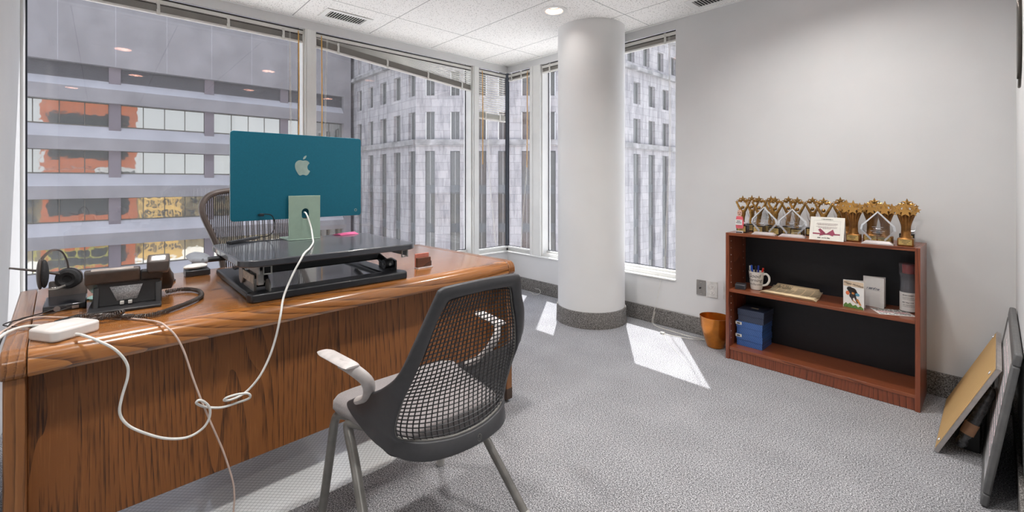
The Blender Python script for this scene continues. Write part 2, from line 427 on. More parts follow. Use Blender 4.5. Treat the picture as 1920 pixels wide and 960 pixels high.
# ------------------------------------------------------------------ blinds
slat_m = mat('blind_slat', (176, 170, 160), .45, var=.03, vs=8)
slat_w = mat('blind_slat_white', (226, 224, 216), .45, var=.02, vs=8)
rail_m = mat('blind_rail', (218, 216, 210), .45, var=.02, vs=8)
clear_m = mat('clear_plastic_tape', (212, 210, 204), .25, var=.03)
cord_m = mat('white_cord', (226, 224, 216), .7)
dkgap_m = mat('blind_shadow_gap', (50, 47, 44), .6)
amber_m = mat('amber_wand', (214, 160, 74), .3, var=.05, coat=.3)
def blind(label, along, a, b, zl, zr, hang=0, z_head=2.335, wand=None, wand_len=1.0, cord=None, cord_end=None, clips=(), spread=0, upper_n=0, white=False, d0=.022):
    """zl / zr: underside of the slat stack at each end; upper_n slats hang spread out above the stack"""
    T = (lambda u, z, d: (XA-d0-d, u, z)) if along == 'A' else (lambda u, z, d: (u, YB+d0+d, z))
    base = T((a+b)/2, z_head, 0)
    t = thing('window_blind', label, 'window blind', base)
    Q = lambda u, z, d: tuple(Vector(T(u, z, d))-Vector(base))
    e = .006; a += e; b -= e
    m = M(); m.box(Q(a, z_head-.032, -.005), Q(b, z_head-.006, .022)); m.build('headrail', rail_m, t, bevel=.002)
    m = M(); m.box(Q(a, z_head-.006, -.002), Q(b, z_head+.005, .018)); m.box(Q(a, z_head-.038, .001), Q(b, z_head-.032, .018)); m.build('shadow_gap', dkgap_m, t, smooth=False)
    top = z_head-.038
    th = .056
    m = M(); n = 11
    def slat(zA, zB, open_=False):
        c = .0035
        rows = []
        for u, z in ((a, zA), (b, zB)):
            k_ = 0 if m.k == 0 else .001
            rows.append([Q(u, z+k_, 0), Q(u, z+c*.8+k_*.3, .008), Q(u, z+c*.8-k_*.3, .016), Q(u, z-k_, .024)])
        o = len(m.v); m.grid(rows)
    for i in range(n):
        slat(zl+.016+th*i/n, zr+.016+th*i/n)
    m.k = 1
    for i in range(upper_n):
        f = (i+.5)/upper_n
        lo_l, lo_r = zl+.016+th, zr+.016+th
        slat(lo_l+(top-lo_l)*f, lo_r+(top-lo_r)*f)
    m.build('slats', [slat_w if white else slat_m, slat_w], t, solid=.0009, smooth=False)
    m = M(); m.add([Q(a, zl, -.002), Q(b, zr, -.002), Q(b, zr+.014, -.002), Q(a, zl+.014, -.002), Q(a, zl, .024), Q(b, zr, .024), Q(b, zr+.014, .024), Q(a, zl+.014, .024)],
                   [(0,1,2,3),(7,6,5,4),(0,4,5,1),(3,2,6,7),(0,3,7,4),(1,5,6,2)])
    m.build('bottom_rail', rail_m, t, bevel=.002)
    for u in clips:
        f = (u-a)/(b-a); z = zl+(zr-zl)*f
        m = M(); m.box(Q(u-.010, z-.004, -.006), Q(u+.010, z+.030, -.002)); m.box(Q(u-.007, z+.028, -.008), Q(u+.009, z+.062, -.003)); m.box(Q(u-.011, z+.060, -.006), Q(u+.008, z+th+.026, -.002))
        m.build('ladder_tape', clear_m, t, bevel=.001)
    if upper_n and spread:
        for u in clips:
            f = (u-a)/(b-a); z = zl+(zr-zl)*f
            m = M(); m.tube([Q(u, z, -.003), Q(u, top, -.003)], .0008, 4); m.build('ladder_cord', cord_m, t)
    if wand is not None:
        m = M(); m.tube([Q(wand, z_head-.015, -.012), Q(wand, z_head-.05, -.016), Q(wand+.003, z_head-.05-wand_len*.4, -.018), Q(wand, z_head-.05-wand_len, -.02)], [.003, .0045, .0048, .0042], 6); m.build('tilt_wand', amber_m, t)
    if cord is not None:
        p = [Q(u, z, d) for u, z, d in cord]
        m = M(); m.tube(spline(p, 6), .0014, 5)
        m.tube(spline([(q[0]+.006, q[1]+.006, q[2]) for q in p], 6), .0012, 5)
        m.build('pull_cord', cord_m, t)
    return t
blind('raised slatted blind over the widest window at far left', 'A', YD, 1.172, 2.236, 2.236, wand=1.125, wand_len=.95, cord=[(1.06, 2.31, -.01), (1.065, 1.8, -.012), (1.07, 1.2, -.012)], clips=(-.1, .27, .66, 1.02))
blind('slatted blind hanging crooked, its right end lower, over the middle left window', 'A', 1.253, 2.827, 2.222, 2.078, upper_n=7, spread=1, wand=1.30, wand_len=1.25, cord=[(1.345, 2.31, -.01), (1.33, 1.9, -.012), (1.325, 1.2, -.012)], clips=(1.44, 1.88, 2.3, 2.7))
blind('white blind lowered partway over the narrow pane left of the room corner', 'A', 2.904, YB-.01, 1.808, 1.798, z_head=2.325, upper_n=17, spread=1, wand=2.945, wand_len=.95, clips=(3.0, 3.2), white=True, cord=[(3.02, 1.80, 0), (3.05, 1.2, 0), (3.12, .6, .0), (3.14, .44, 0)], d0=.008)
blind('raised blind over the narrow pane right of the room corner', 'B', XA+.01, -3.315, 2.250, 2.250, z_head=2.325, wand=-3.345, wand_len=.98, clips=(-3.6, -3.45), cord=[(-3.36, 2.3, 0), (-3.37, 1.4, 0), (-3.44, .7, 0), (-3.46, .43, 0)], d0=.008)
blind('raised slatted blind over the window behind the white column', 'B', -3.165, -1.700, 2.252, 2.252, clips=(-3.05, -2.4, -1.80), cord=[(-1.765, 2.30, -.008), (-1.76, 1.4, -.01), (-1.79, .8, -.01), (-1.80, .44, -.01)])

# ------------------------------------------------------------------ buildings across the street
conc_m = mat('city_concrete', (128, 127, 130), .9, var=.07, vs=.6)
conc_l = mat('city_concrete_ledge', (166, 167, 172), .9, var=.04, vs=.6)  # paler copy: skylight on the sloped ledges painted in; also used for joints
louv_m = mat('louvre_metal', (96, 96, 100), .7, var=.05, vs=3)
pier_m = mat('brown_pier', (112, 106, 112), .85, var=.04, vs=1)
mull_m = mat('window_mullion', (84, 82, 76), .6)
def city_glass(name, base, metal=.85, rough=.03):
    m, nt, b = nm(name)
    b.inputs['Base Color'].default_value = lin(base); b.inputs['Metallic'].default_value = metal; b.inputs['Roughness'].default_value = rough
    v = coords(nt, (.8, .8, .8)); bump(nt, b, noise(nt, v, 1.2, 2, .5), .05, .12)
    return m
cg_m = city_glass('mirror_glass', (176, 177, 172))
def stone_mat():
    m, nt, b = nm('pale_stone')
    t = N(nt, 'ShaderNodeTexCoord'); sep = N(nt, 'ShaderNodeSeparateXYZ'); nt.links.new(t.outputs['Object'], sep.inputs[0])
    cmb = N(nt, 'ShaderNodeCombineXYZ')
    nt.links.new(math_n(nt, 'ADD', sep.outputs['X'], sep.outputs['Y']), cmb.inputs['X']); nt.links.new(sep.outputs['Z'], cmb.inputs['Y'])
    br = N(nt, 'ShaderNodeTexBrick'); nt.links.new(cmb.outputs[0], br.inputs['Vector'])
    br.inputs['Scale'].default_value = 1; br.inputs['Brick Width'].default_value = 1.3; br.inputs['Row Height'].default_value = .62; br.inputs['Mortar Size'].default_value = .012; br.inputs['Bias'].default_value = -.2
    br.inputs['Color1'].default_value = lin((182, 181, 182)); br.inputs['Color2'].default_value = lin((160, 159, 162)); br.inputs['Mortar'].default_value = lin((128, 127, 130))
    mp = N(nt, 'ShaderNodeMapping'); nt.links.new(t.outputs['Object'], mp.inputs[0]); mp.inputs['Scale'].default_value = (1.6, 1.6, .25)
    st = noise(nt, mp.outputs[0], 1.6, 4, .7)
    mx = N(nt, 'ShaderNodeMixRGB', blend_type='MULTIPLY'); mx.inputs[0].default_value = 1
    nt.links.new(br.outputs[0], mx.inputs[1]); nt.links.new(ramp(nt, st, [(.30, (190, 190, 194)), (.55, (250, 250, 250))]), mx.inputs[2])
    nt.links.new(mx.outputs[0], b.inputs['Base Color']); b.inputs['Roughness'].default_value = .9
    return m
stone_m = stone_mat()
ledge_m = mat('weathered_ledge', (140, 140, 140), .9, var=.22, vs=1.2)
spand_m = mat('dark_spandrel', (98, 102, 104), .7)
dwin_m, _nt, _b = nm('dark_window_glass')
_b.inputs['Base Color'].default_value = lin((92, 94, 92)); _b.inputs['Roughness'].default_value = .15; _b.inputs['Specular IOR Level'].default_value = .6
lm_m = mat('pale_mullion', (170, 172, 172), .5)

# office block with ribbon windows (face at X = BX, seen through the left windows)
BX = -42.0
t = thing('office_building', 'grey concrete office block with ribbon windows in horizontal bands', 'building', (BX, 6, -16))
Y0, Y1 = -14.0, 17.6
GX = BX-.55; FX = BX
piers = [(-5.20, -4.56), (.355, 1.0), (5.967, 6.6), (11.47, 12.11)]
rows = [4.976-3.31*k for k in range(0, 6)]
m = M()
m.box((BX-8, Y0, 9.157), (FX, Y1, 24))
m.box((BX-8, 16.9, -16), (FX, Y1, 9.157))
m.build('wall', conc_m, t, world=True, smooth=False)
m = M(); m.box((BX-1.0, Y0, 8.15), (BX-.5, 16.9, 9.157)); m.build('louvre_band', louv_m, t, world=True, smooth=False)
m = M()
for i in range(12): m.box((BX-.5, Y0, 8.22+i*.08), (BX-.44, 16.9, 8.25+i*.08))
m.build('louvre_slats', louv_m, t, world=True, smooth=False)
def band(zt, zs, zb, y1=16.9):
    """spandrel: sloped ledge from the glass at zt to the face at zs, upright down to zb"""
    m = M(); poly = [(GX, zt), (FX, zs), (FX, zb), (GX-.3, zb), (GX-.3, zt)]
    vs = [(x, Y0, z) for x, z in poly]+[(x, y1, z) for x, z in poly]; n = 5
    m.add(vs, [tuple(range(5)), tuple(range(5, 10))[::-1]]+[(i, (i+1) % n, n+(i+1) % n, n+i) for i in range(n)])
    m.mi = [0]*len(m.f); m.mi[2] = 1  # sloped face takes the paler copy, coloured as if lit from above
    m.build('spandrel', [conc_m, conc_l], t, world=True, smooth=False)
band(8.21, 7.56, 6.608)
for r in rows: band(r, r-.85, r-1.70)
m = M()
for y in (-4.95, -2.154, .717, 3.578, 6.388, 9.182, 11.987, 14.8): m.box((FX, y-.012, 9.2), (FX+.004, y+.012, 22))
m.build('panel_joint', conc_l, t, world=True, smooth=False)
for a, b in piers:
    m = M(); m.box((BX-.5, a, -16), (BX-.38, b, 9.157)); m.build('pier', pier_m, t, world=True, smooth=False)
for r in rows:
    ys = [-14]+[q for p in piers for q in p]+[16.9]
    for k in range(0, len(ys), 2):
        a, b = ys[k], ys[k+1]; m = M()
        n = max(1, round((b-a)/1.25))
        m.k = 0; m.quad((GX, a, r), (GX, b, r), (GX, b, r+1.64), (GX, a, r+1.64))
        m.k = 1
        for i in range(n+1):
            y = a+(b-a)*i/n; m.box((GX, y-.025, r), (GX+.04, y+.025, r+1.64))
        m.box((GX, a, r), (GX+.05, b, r+.07)); m.box((GX, a, r+1.57), (GX+.05, b, r+1.64))
        m.build('ribbon_window', [cg_m, mull_m], t, world=True, smooth=False)

# pale stone building: three faces
t = thing('stone_building', 'pale stone building with ledges and tall paired dark windows', 'building', (-31, 24, -16))
FY = 18.0; D3 = 34.7
rt = Vector((.6768, -(-.7362), 0)); rt = Vector((.6768, .7362, 0)); fw = Vector((-.7362, .6768, 0))
def PF(u, z, d): return (u, FY+d, z)
cA = fw*D3+rt*(-7.47)
def PC(u, z, d): q = fw*(D3+d)+rt*u; return (q.x, q.y, z)
GX3 = -21.06
def PG(u, z, d): return (GX3-d, u, z)
def win_rows(): return [(7.80, 9.70), (4.14, 6.55)]
low_cells = [(.85, 3.45), (-2.15, .15), (-5.2, -2.85), (-8.3, -5.95), (-11.4, -9.0)]
def stone_face(P, u0, u1, cols, cols_top, sgn=1, zc=10.6):
    zt = 17.0
    holes = []
    for a, b in cols:
        for z0, z1 in win_rows(): holes.append((a, b, z0, z1))
        holes.append((a, b, -14, 3.5))
    for a, b in cols_top: holes.append((a, b, 11.3, 13.0))
    facade((u0, u1), (-16, zt), holes, P, .28).build('wall', stone_m, t, world=True, smooth=False)
    for z, h, dd in ((3.95, .42, .30), (zc, .30, .38), (14.2, .4, .4)):
        m = M(); a, b = P(u0, z, -dd), P(u1, z+h, 0)
        q = [P(u0, z, 0), P(u1, z, 0), P(u1, z, -dd), P(u0, z, -dd)]; q2 = [P(u0, z+h, 0), P(u1, z+h, 0), P(u1, z+h, -dd), P(u0, z+h, -dd)]
        m.add(q+q2, [(0,1,2,3), (7,6,5,4), (0,4,5,1), (1,5,6,2), (2,6,7,3), (3,7,4,0)]); m.build('ledge', ledge_m, t, world=True, smooth=False)
    for a, b, c, d in holes:
        segs = [(c, d)] if d != 3.5 else low_cells
        if d == 3.5:
            m = M(); m.quad(P(a, -14, .22), P(b, -14, .22), P(b, 3.5, .22), P(a, 3.5, .22)); m.build('spandrel', spand_m, t, world=True, smooth=False)
        for z0, z1 in segs:
            m = M(); m.k = 0; dp = .20 if d == 3.5 else .26
            m.quad(P(a+.04, z0, dp), P(b-.04, z0, dp), P(b-.04, z1, dp), P(a+.04, z1, dp)); m.k = 1
            w = .035; c0 = (a+b)/2
            for ua in (a+.04, c0-w/2, b-.04-w):
                vs = [P(ua, z0, dp-.03), P(ua+w, z0, dp-.03), P(ua+w, z1, dp-.03), P(ua, z1, dp-.03)]
                if ua == c0-w/2 or d != 3.5: m.quad(*vs)
            m.build('window', [dwin_m, lm_m], t, world=True, smooth=False)
colsF = [(-41.49, -40.50), (-39.14, -38.07), (-36.70, -35.55), (-34.23, -33.10), (-31.77, -30.75)]
stone_face(PF, -50, cA.x, colsF, [(a+.1, b-.2) for a, b in colsF])
colsC = [(-6.76, -6.0), (-4.81, -4.05), (-2.75, -2.0), (-1.08, -.33), (.75, 1.55), (2.60, 3.40), (4.5, 5.25)]
stone_face(PC, -7.47, 6.64, colsC, colsC)
cC = fw*D3+rt*6.64
colsG = [(30.9+2.45*k, 32.0+2.45*k) for k in range(0, 8)]
colsG = [(a+.13, b+.13) for a, b in colsG]
stone_face(PG, cC.y, 52, colsG, [(a-.9, b-.95) for a, b in colsG])

# the building the room is in: orange brick, seen only in the mirror glass opposite
brick_m = mat('orange_brick', (190, 104, 66), .85, var=.08, vs=2)
yf_m = mat('yellow_green_window_bars', (196, 190, 96), .5)
dkgl_m = mat('dark_home_glass', (58, 62, 66), .15, var=.05)
t = thing('brick_building', 'orange brick face of this building, showing as a reflection in the opposite windows', 'building', (-3.9, -1, -16))
m = M(); m.box((-3.90, -5.6, -16), (1.9, YB+.25, -.15)); m.box((-3.90, -5.6, 2.9), (1.9, YB+.25, 15)); m.box((-3.90, -5.6, -.15), (-3.6, -.60, 2.75))
m.build('wall', brick_m, t, world=True, smooth=False)
for zf in (-3.3, -6.7, -10, 4.2, 7.6):
    m = M(); m.box((-3.92, -5.0, zf), (-3.905, 2.6, zf+2.4)); o = m.build('home_window', dkgl_m, t, world=True, smooth=False)
    m = M()
    for i in range(7):
        y = -5.0+7.6*i/6; m.box((-3.96, y-.09, zf), (-3.92, y+.09, zf+2.4))
    for z in (zf, zf+1.1, zf+2.3): m.box((-3.96, -5, z), (-3.92, 2.6, z+.1))
    m.build('window_bars', yf_m, o, smooth=False)
t = thing('yellow_building', 'yellow apartment block, showing as a reflection in the opposite windows', 'building', (46, 10, -16))
m = M(); m.box((40, 6.4, -16), (52, 13.4, -2.3)); m.build('wall', mat('yellow_render', (214, 176, 104), .85), t, world=True, smooth=False)
m = M()
for i in range(6):
    for j in range(5): m.box((39.96, 6.9+i*1.1, -14+j*2.4), (40, 7.5+i*1.1, -12.7+j*2.4))
m.build('window_rows', dkgl_m, t, world=True, smooth=False)
t = thing('added_brown_building', 'long low brown building, added unseen to darken reflections in the opposite windows', 'building', (66, 10, -16))  # added out of view to tone down bright paving in the mirror glass
m = M(); m.box((56, -40, -16), (70, 60, -1.2)); m.build('wall', mat('brown_render', (112, 102, 82), .9, var=.3, vs=.4), t, world=True, smooth=False)
m = M()
for i in range(30):
    for j in range(4): m.box((55.95, -38+i*3.2, -14+j*3.1), (56, -36.2+i*3.2, -12.2+j*3.1))
m.build('window_rows', dkgl_m, t, world=True, smooth=False)
struct(M().box((-120, -60, -16.4), (120, 120, -16)).build('street', mat('bounce_paving', (218, 216, 212), .9, vs=.3), smooth=False))  # unseen ground, made pale to bounce sunlight up onto the ceiling

# ------------------------------------------------------------------ desk
oak_p = wood('oak_panel', (66, 36, 14), (142, 88, 42), (174, 114, 60), 2, 1, ring=30, freq=44, rough=.45, coat=.05, fib=1.25, stretch=.10, seed=3)
oak_t = wood('oak_top', (96, 54, 22), (166, 106, 52), (192, 132, 74), 1, 0, ring=26, freq=40, rough=.22, coat=1, fib=.8, stretch=.13, seed=1)
oak_e = wood('oak_end', (90, 52, 24), (142, 92, 50), (166, 112, 66), 0, 1, ring=6, freq=60, rough=.26, coat=.5, fib=.8, stretch=.4, seed=5)
oak_l = wood('oak_leg', (98, 62, 32), (142, 92, 50), (162, 110, 64), 2, 1, ring=8, freq=60, rough=.45, coat=.1, fib=.9, stretch=.3, seed=8)
foot_m = mat('dark_foot_block', (70, 54, 44), .5)
DT = .735
DESK_Z = math.radians(3.0)
desk = thing('executive_desk', 'large oak desk with rounded front edge and solid wood front, carrying the computer', 'desk', (-1.605, -.180, 0), DESK_Z)
L_, D_ = 1.765, .915
def bull(y0, y1, z1=DT, z0=DT-.068, dep=D_):
    """desktop section: generous quarter round at the front and back top edges"""
    R = .040; prof = []
    for k in range(7): q = PI/2*k/6; prof.append((-R+R*math.sin(q), z1-R+R*math.cos(q)))
    prof += [(0, z0+.012), (-.010, z0), (-dep+.010, z0), (-dep, z0+.012)]
    for k in range(7): q = PI/2*k/6; prof.append((-dep+R-R*math.cos(q), z1-R+R*math.sin(q)))
    n = len(prof); m = M()
    m.add([(x, y0, z) for x, z in prof]+[(x, y1, z) for x, z in prof], [tuple(range(n)), tuple(range(n, 2*n))[::-1]]+[(i, n+i, n+(i+1) % n, (i+1) % n) for i in range(n)])
    return m
bull(.0455, L_-.0455).build('desktop', oak_t, desk, bevel=.002)
for y0, y1, s in ((0, .044, -1), (L_-.044, L_, 1)):
    bull(y0, y1).build('end_strip', oak_e, desk, bevel=.004)
for y0, y1 in ((.004, .042), (L_-.042, L_-.004)):
    o = M().box((-.018, y0, .018), (-D_+.018, y1, DT-.068)).build('end_panel', oak_l, desk, bevel=.004)
    M().box((-.0175, y0-.001, .018), (-.06, y1+.001, .075)).build('corner_block', foot_m, o, bevel=.002)
    m = M(); m.lathe([(.012, 0), (.014, .006), (.006, .008), (.006, .02)], 12, Matrix.Translation((-.05, (y0+y1)/2, 0)), True); m.lathe([(.012, 0), (.014, .006), (.006, .008), (.006, .02)], 12, Matrix.Translation((-D_+.06, (y0+y1)/2, 0)), True)
    m.build('leveller', mat('steel_glide', (150, 148, 144), .35, metal=.8), o)
M().box((-.140, .042, .185), (-.120, L_-.042, DT-.068)).build('front_panel', oak_p, desk, bevel=.002)
# drawer pedestals on the far side
for y0, y1 in ((.05, .48), (L_-.48, L_-.05)):
    pass
o = M().box((-.30, L_-.46, .19), (-D_+.03, L_-.043, DT-.068)).build('pedestal', oak_l, desk, bevel=.003)
M().box((-D_+.03, L_-.45, .2), (-D_+.012, L_-.05, .40)).build('drawer', oak_l, o, bevel=.003)
M().box((-D_+.03, L_-.45, .41), (-D_+.012, L_-.05, .64)).build('drawer', oak_l, o, bevel=.003)

# chair mat
def mat_pvc():
    m, nt, b = nm('textured_clear_vinyl')
    t = N(nt, 'ShaderNodeTexCoord'); mp = N(nt, 'ShaderNodeMapping'); nt.links.new(t.outputs['Object'], mp.inputs[0]); mp.inputs['Rotation'].default_value = (0, 0, math.radians(45))
    sep = N(nt, 'ShaderNodeSeparateXYZ'); nt.links.new(mp.outputs[0], sep.inputs[0])
    def ln(o):
        a = math_n(nt, 'FRACT', math_n(nt, 'DIVIDE', o, .0145)); return math_n(nt, 'LESS_THAN', a, .13)
    g = math_n(nt, 'MAXIMUM', ln(sep.outputs['X']), ln(sep.outputs['Y']))
    nt.links.new(ramp(nt, g, [(0, (242, 244, 244)), (1, (190, 192, 192))]), b.inputs['Base Color'])
    b.inputs['Roughness'].default_value = .28; b.inputs['Coat Weight'].default_value = .4
    bump(nt, b, g, .3, .001)
    return m
mt = M()
poly = rrect(-3.05, -.115, -1.668, .955, .12, 8)
mt.prism(poly, .0, .0035)
o = tag(mt.build('chair_mat', mat_pvc(), bevel=.001), 'clear vinyl chair mat with a diamond pattern lying on the carpet under the desk', 'chair mat')

# ------------------------------------------------------------------ sit-stand converter
blk = mat('black_plastic', (34, 36, 40), .38, var=.05, vs=60, coat=.1)
blk_top = mat('black_laminate', (58, 60, 66), .30, var=.04, vs=200, bmp=.04, bs=600, coat=.6)
blk_gloss = mat('black_tray_laminate', (30, 31, 36), .16, var=.25, vs=25, coat=.5)
gry_met = mat('grey_coated_steel', (146, 146, 144), .4, metal=.5)
blk_met = mat('black_coated_steel', (40, 42, 46), .35, metal=.3)
cv = thing('desk_riser', 'black sit-stand desk riser on the oak desk, holding up the teal computer', 'desk riser', (-1.70, .665, DT))
x0, x1, y0, y1 = -2.20, -1.655, .330, .985
top = M().prism(rrect(x0, y0, x1, y1, .05, 6), .864, .888).build('platform', blk_top, cv, bevel=.004, world=True)
m = M(); m.box((-2.19, .42, .8885), (-2.165, .62, .8895)); m.box((-1.69, .70, .8882), (-1.68, .715, .8888)); m.build('slot', blk, top, world=True)
m = M()      # base: U of flat bars with a shallow front bar
m.prism([(-1.700, .372), (-1.700, .957), (-1.735, .957+.012), (-1.775, .957), (-1.775, .372+.03), (-1.735, .372-.01)], DT, DT+.030)
m.build('front_bar', blk, cv, bevel=.006, world=True)
for s, ya, yb in ((0, .372, .450), (1, .885, .957)):
    M().box((-1.775, ya, DT), (-2.34, yb, DT+.024)).build('side_bar', blk, cv, bevel=.006, world=True)
M().box((-2.26, .44, DT), (-2.34, .89, DT+.024)).build('rear_bar', blk, cv, bevel=.006, world=True)
M().box((-1.776, .452, DT+.006), (-2.26, .884, DT+.012)).build('keyboard_tray', blk_gloss, cv, bevel=.002, world=True)
M().box((-1.86, .44, .802), (-1.89, .905, .838)).build('cross_beam', blk_met, cv, bevel=.004, world=True)
M().box((-1.70, .52, .853), (-1.712, .83, .864)).build('front_lip', blk_met, cv, bevel=.001, world=True)
# scissor arms, one set each side
for s, yo in ((-1, .425), (1, .918)):
    m = M(); m.tube([(-1.80, yo, .790), (-2.02, yo, .842)], .0155, 14); arm = m.build('lift_arm', blk_met if s > 0 else gry_met, cv, world=True)
    m = M(); m.tube([(-1.80, yo-.019, .790), (-1.80, yo+.019, .790)], .021, 18); m.build('pivot', blk_met, arm, bevel=.002, world=True)
    m = M(); m.tube([(-1.80, yo+.0185, .790), (-1.80, yo+.022, .790)], .006, 10); m.tube([(-1.80, yo-.022, .790), (-1.80, yo-.0185, .790)], .006, 10); m.tube([(-1.815, yo-.0, .790), (-1.776, yo, .790)], .006, 10); m.build('bolt', gry_met, arm, world=True)
    m = M(); m.prism([(-1.775, 0), (-1.93, 0), (-1.93, .022), (-1.82, .052), (-1.775, .045)], -.004, .004, Matrix.Translation((0, yo+.026*s, DT+.024)) @ Matrix.Rotation(PI/2, 4, 'X')); m.build('bracket', blk_met if s > 0 else gry_met, cv, world=True)
    m = M(); m.tube([(-1.90, yo+.012*s, .850), (-2.16, yo+.012*s, .790)], .0125, 12); m.build('gas_strut', blk_met, cv, world=True)
    M().box((-1.665, yo-.012+.03*s, .838), (-1.95, yo-.007+.03*s, .864)).build('platform_rail', gry_met, cv, bevel=.001, world=True)
    m = M(); q = .832
    for a, b in (((-1.672, yo+.012*s-.014, .834), (-1.676, yo+.012*s-.010, .864)), ((-1.672, yo+.012*s+.010, .834), (-1.676, yo+.012*s+.014, .864)), ((-1.672, yo+.012*s-.014, .834), (-1.676, yo+.012*s+.014, .838)), ((-1.672, yo+.012*s-.014, .860), (-1.70, yo+.012*s+.014, .864))): m.box(a, b)
    m.build('end_bracket', gry_met, cv, bevel=.0008, world=True)
m = M(); m.tube([(-1.93, .385, .80), (-1.93, .393, .80)], .034, 22); m.tube([(-1.745, .43, .775), (-1.745, .436, .775)], .030, 22); m.build('cam_wheel', gry_met, cv, bevel=.002, world=True)
M().box((-1.75, .386, .792), (-1.90, .391, .822)).build('side_plate', mat('printed_steel_plate', (186, 180, 168), .5, var=.18, vs=40), cv, bevel=.001, world=True)
m = M(); m.box((-1.695, .388, .795), (-1.712, .408, .845)); m.build('latch', gry_met, cv, bevel=.003, world=True)
m = M(); m.tube([(-2.02, .295, .853), (-2.02, .40, .853)], .010, 10); m.build('release_handle', blk, cv, world=True)

# ------------------------------------------------------------------ computer
teal = mat('teal_aluminium', (20, 104, 126), .42, metal=.35, var=.03, vs=250)
teal_e = mat('pale_edge_glass', (196, 206, 206), .3)
mint = mat('mint_aluminium', (158, 182, 166), .38, metal=.35, var=.02)
pc = thing('desktop_computer', 'teal all-in-one computer seen from behind, on a pale green stand', 'computer', (-2.11, .66, .888))
XM = -2.110
scr = M().prism(rrect(.385, .984, .935, 1.3565, .012, 4), 0, .0100, frame((XM-.0115, 0, 0), (0, 1, 0), (0, 0, 1))).build('screen_body', teal, pc, bevel=.001, world=True)
M().prism(rrect(.384, .983, .936, 1.3575, .013, 4), 0, .0015, frame((XM-.0130, 0, 0), (0, 1, 0), (0, 0, 1))).build('bezel', teal_e, scr, world=True)
# round-cornered stand leaf, leaning a little, with an oval cable hole
def stand():
    m = M(); a0, a1, b0, b1 = .600, .735, .0, .196
    th = .004; Tt = frame((XM+.012, 0, .889), (0, 1, 0), (-.0, 0, 1))
    hole = []
    for k in range(20):
        q = 2*PI*k/20; hole.append((.670+.0155*math.cos(q), .115+.008*(1 if math.sin(q) > 0 else -1)+.0155*math.sin(q)))
    outer = []
    for (hx, hy) in hole:
        dx, dy = hx-.670, hy-.115; k = min((.0670/abs(dx)) if abs(dx) > 1e-6 else 1e9, ((b1-.115)/dy if dy > 1e-6 else 1e9), (.115/-dy if dy < -1e-6 else 1e9))
        outer.append((.6675+dx*k, .115+dy*k))
    # put the corners in exactly
    for cxn, cyn in ((a0, b0), (a1, b0), (a1, b1), (a0, b1)):
        i = min(range(20), key=lambda i: (outer[i][0]-cxn)**2+(outer[i][1]-cyn)**2); outer[i] = (cxn, cyn)
    n = 20
    vs = [(x, y, 0) for x, y in outer]+[(x, y, 0) for x, y in hole]+[(x, y, th) for x, y in outer]+[(x, y, th) for x, y in hole]
    fs = []
    for i in range(n):
        j = (i+1) % n
        fs += [(i, j, n+j, n+i), (2*n+i, 3*n+i, 3*n+j, 2*n+j), (i, 2*n+i, 2*n+j, j), (n+i, n+j, 3*n+j, 3*n+i)]
    m.add(vs, fs, Tt)
    return m
o = stand().build('stand', mint, pc, bevel=.0008, world=True)
M().prism(rrect(XM-.13, .600, XM+.017, .735, .004, 3), .8885, .892).build('stand_foot', mint, pc, bevel=.001, world=True)
M().box((XM-.0015, .625, 1.03), (XM+.013, .71, 1.07)).build('hinge', teal, pc, bevel=.002, world=True)
logo_m = mat('mint_logo', (168, 188, 180), .3, metal=.4)
ap = [(.0, .062), (-.030, .068), (-.055, .062), (-.078, .045), (-.092, .018), (-.094, -.018), (-.086, -.055), (-.068, -.092), (-.048, -.122), (-.030, -.130), (-.012, -.124), (.004, -.120), (.022, -.124), (.042, -.130), (.060, -.122), (.076, -.102), (.090, -.072), (.070, -.058), (.058, -.032), (.060, -.004), (.072, .018), (.084, .030), (.070, .052), (.048, .064), (.026, .066)]
ap = [(p.x, p.y) for p in spline([(x, y, 0) for x, y in ap], 3, True)]
leaf = [(.004, .078), (.008, .098), (.022, .118), (.044, .128), (.045, .112), (.036, .094), (.020, .080)]
leaf = [(p.x, p.y) for p in spline([(x, y, 0) for x, y in leaf], 4, True)]
k = .345
Tl = frame((XM-.0014, .664, 1.221), (0, 1, 0), (0, 0, 1))
m = M(); m.prism([(x*k, y*k-.001) for x, y in ap], 0, .0008, Tl); m.prism([(x*k, y*k) for x, y in leaf], 0, .0008, Tl); m.build('logo', logo_m, scr, world=True, smooth=False)
m = M(); Tb = Matrix.Translation((XM-.0015, .908, 1.010)) @ Matrix.Rotation(PI/2, 4, 'Y')
m.lathe([(.0045, .0), (.0045, .001), (.0065, .001), (.0065, 0)], 20, Tb); m.build('power_button', logo_m, pc, world=True)
m = M()
for y in (.488, .500): m.box((XM-.0016, y-.004, 1.005), (XM-.0008, y+.004, 1.009))
m.build('usb_port', dark_m, pc, world=True)
# dark usb cable and hub on the riser
hub = thing('usb_hub', 'slim black hub lying on the riser, wired to the back of the computer', 'usb hub', (-2.18, .455, .888))
hd = Vector((-.128, .14, 0)).normalized(); hn = Vector((-hd.y, hd.x, 0))
m = M(); m.box((-.092, -.011, 0), (.092, .011, .012), Matrix.Translation((-2.205, .452, .889)) @ Matrix.Rotation(math.atan2(hd.y, hd.x), 4, 'Z')); m.build('body', blk, hub, bevel=.002, world=True)
m = M(); m.tube(spline([(-2.262, .518, .896), (-2.235, .56, .905), (-2.15, .560, .95), (-2.09, .535, 1.0), (-2.088, .510, 1.010), (-2.1, .496, 1.008)], 8), .0022, 6); m.build('cable', blk, hub, world=True)
m = M(); m.box((-2.108, .488, 1.002), (-2.088, .503, 1.013)); m.build('plug', blk, hub, bevel=.001, world=True)
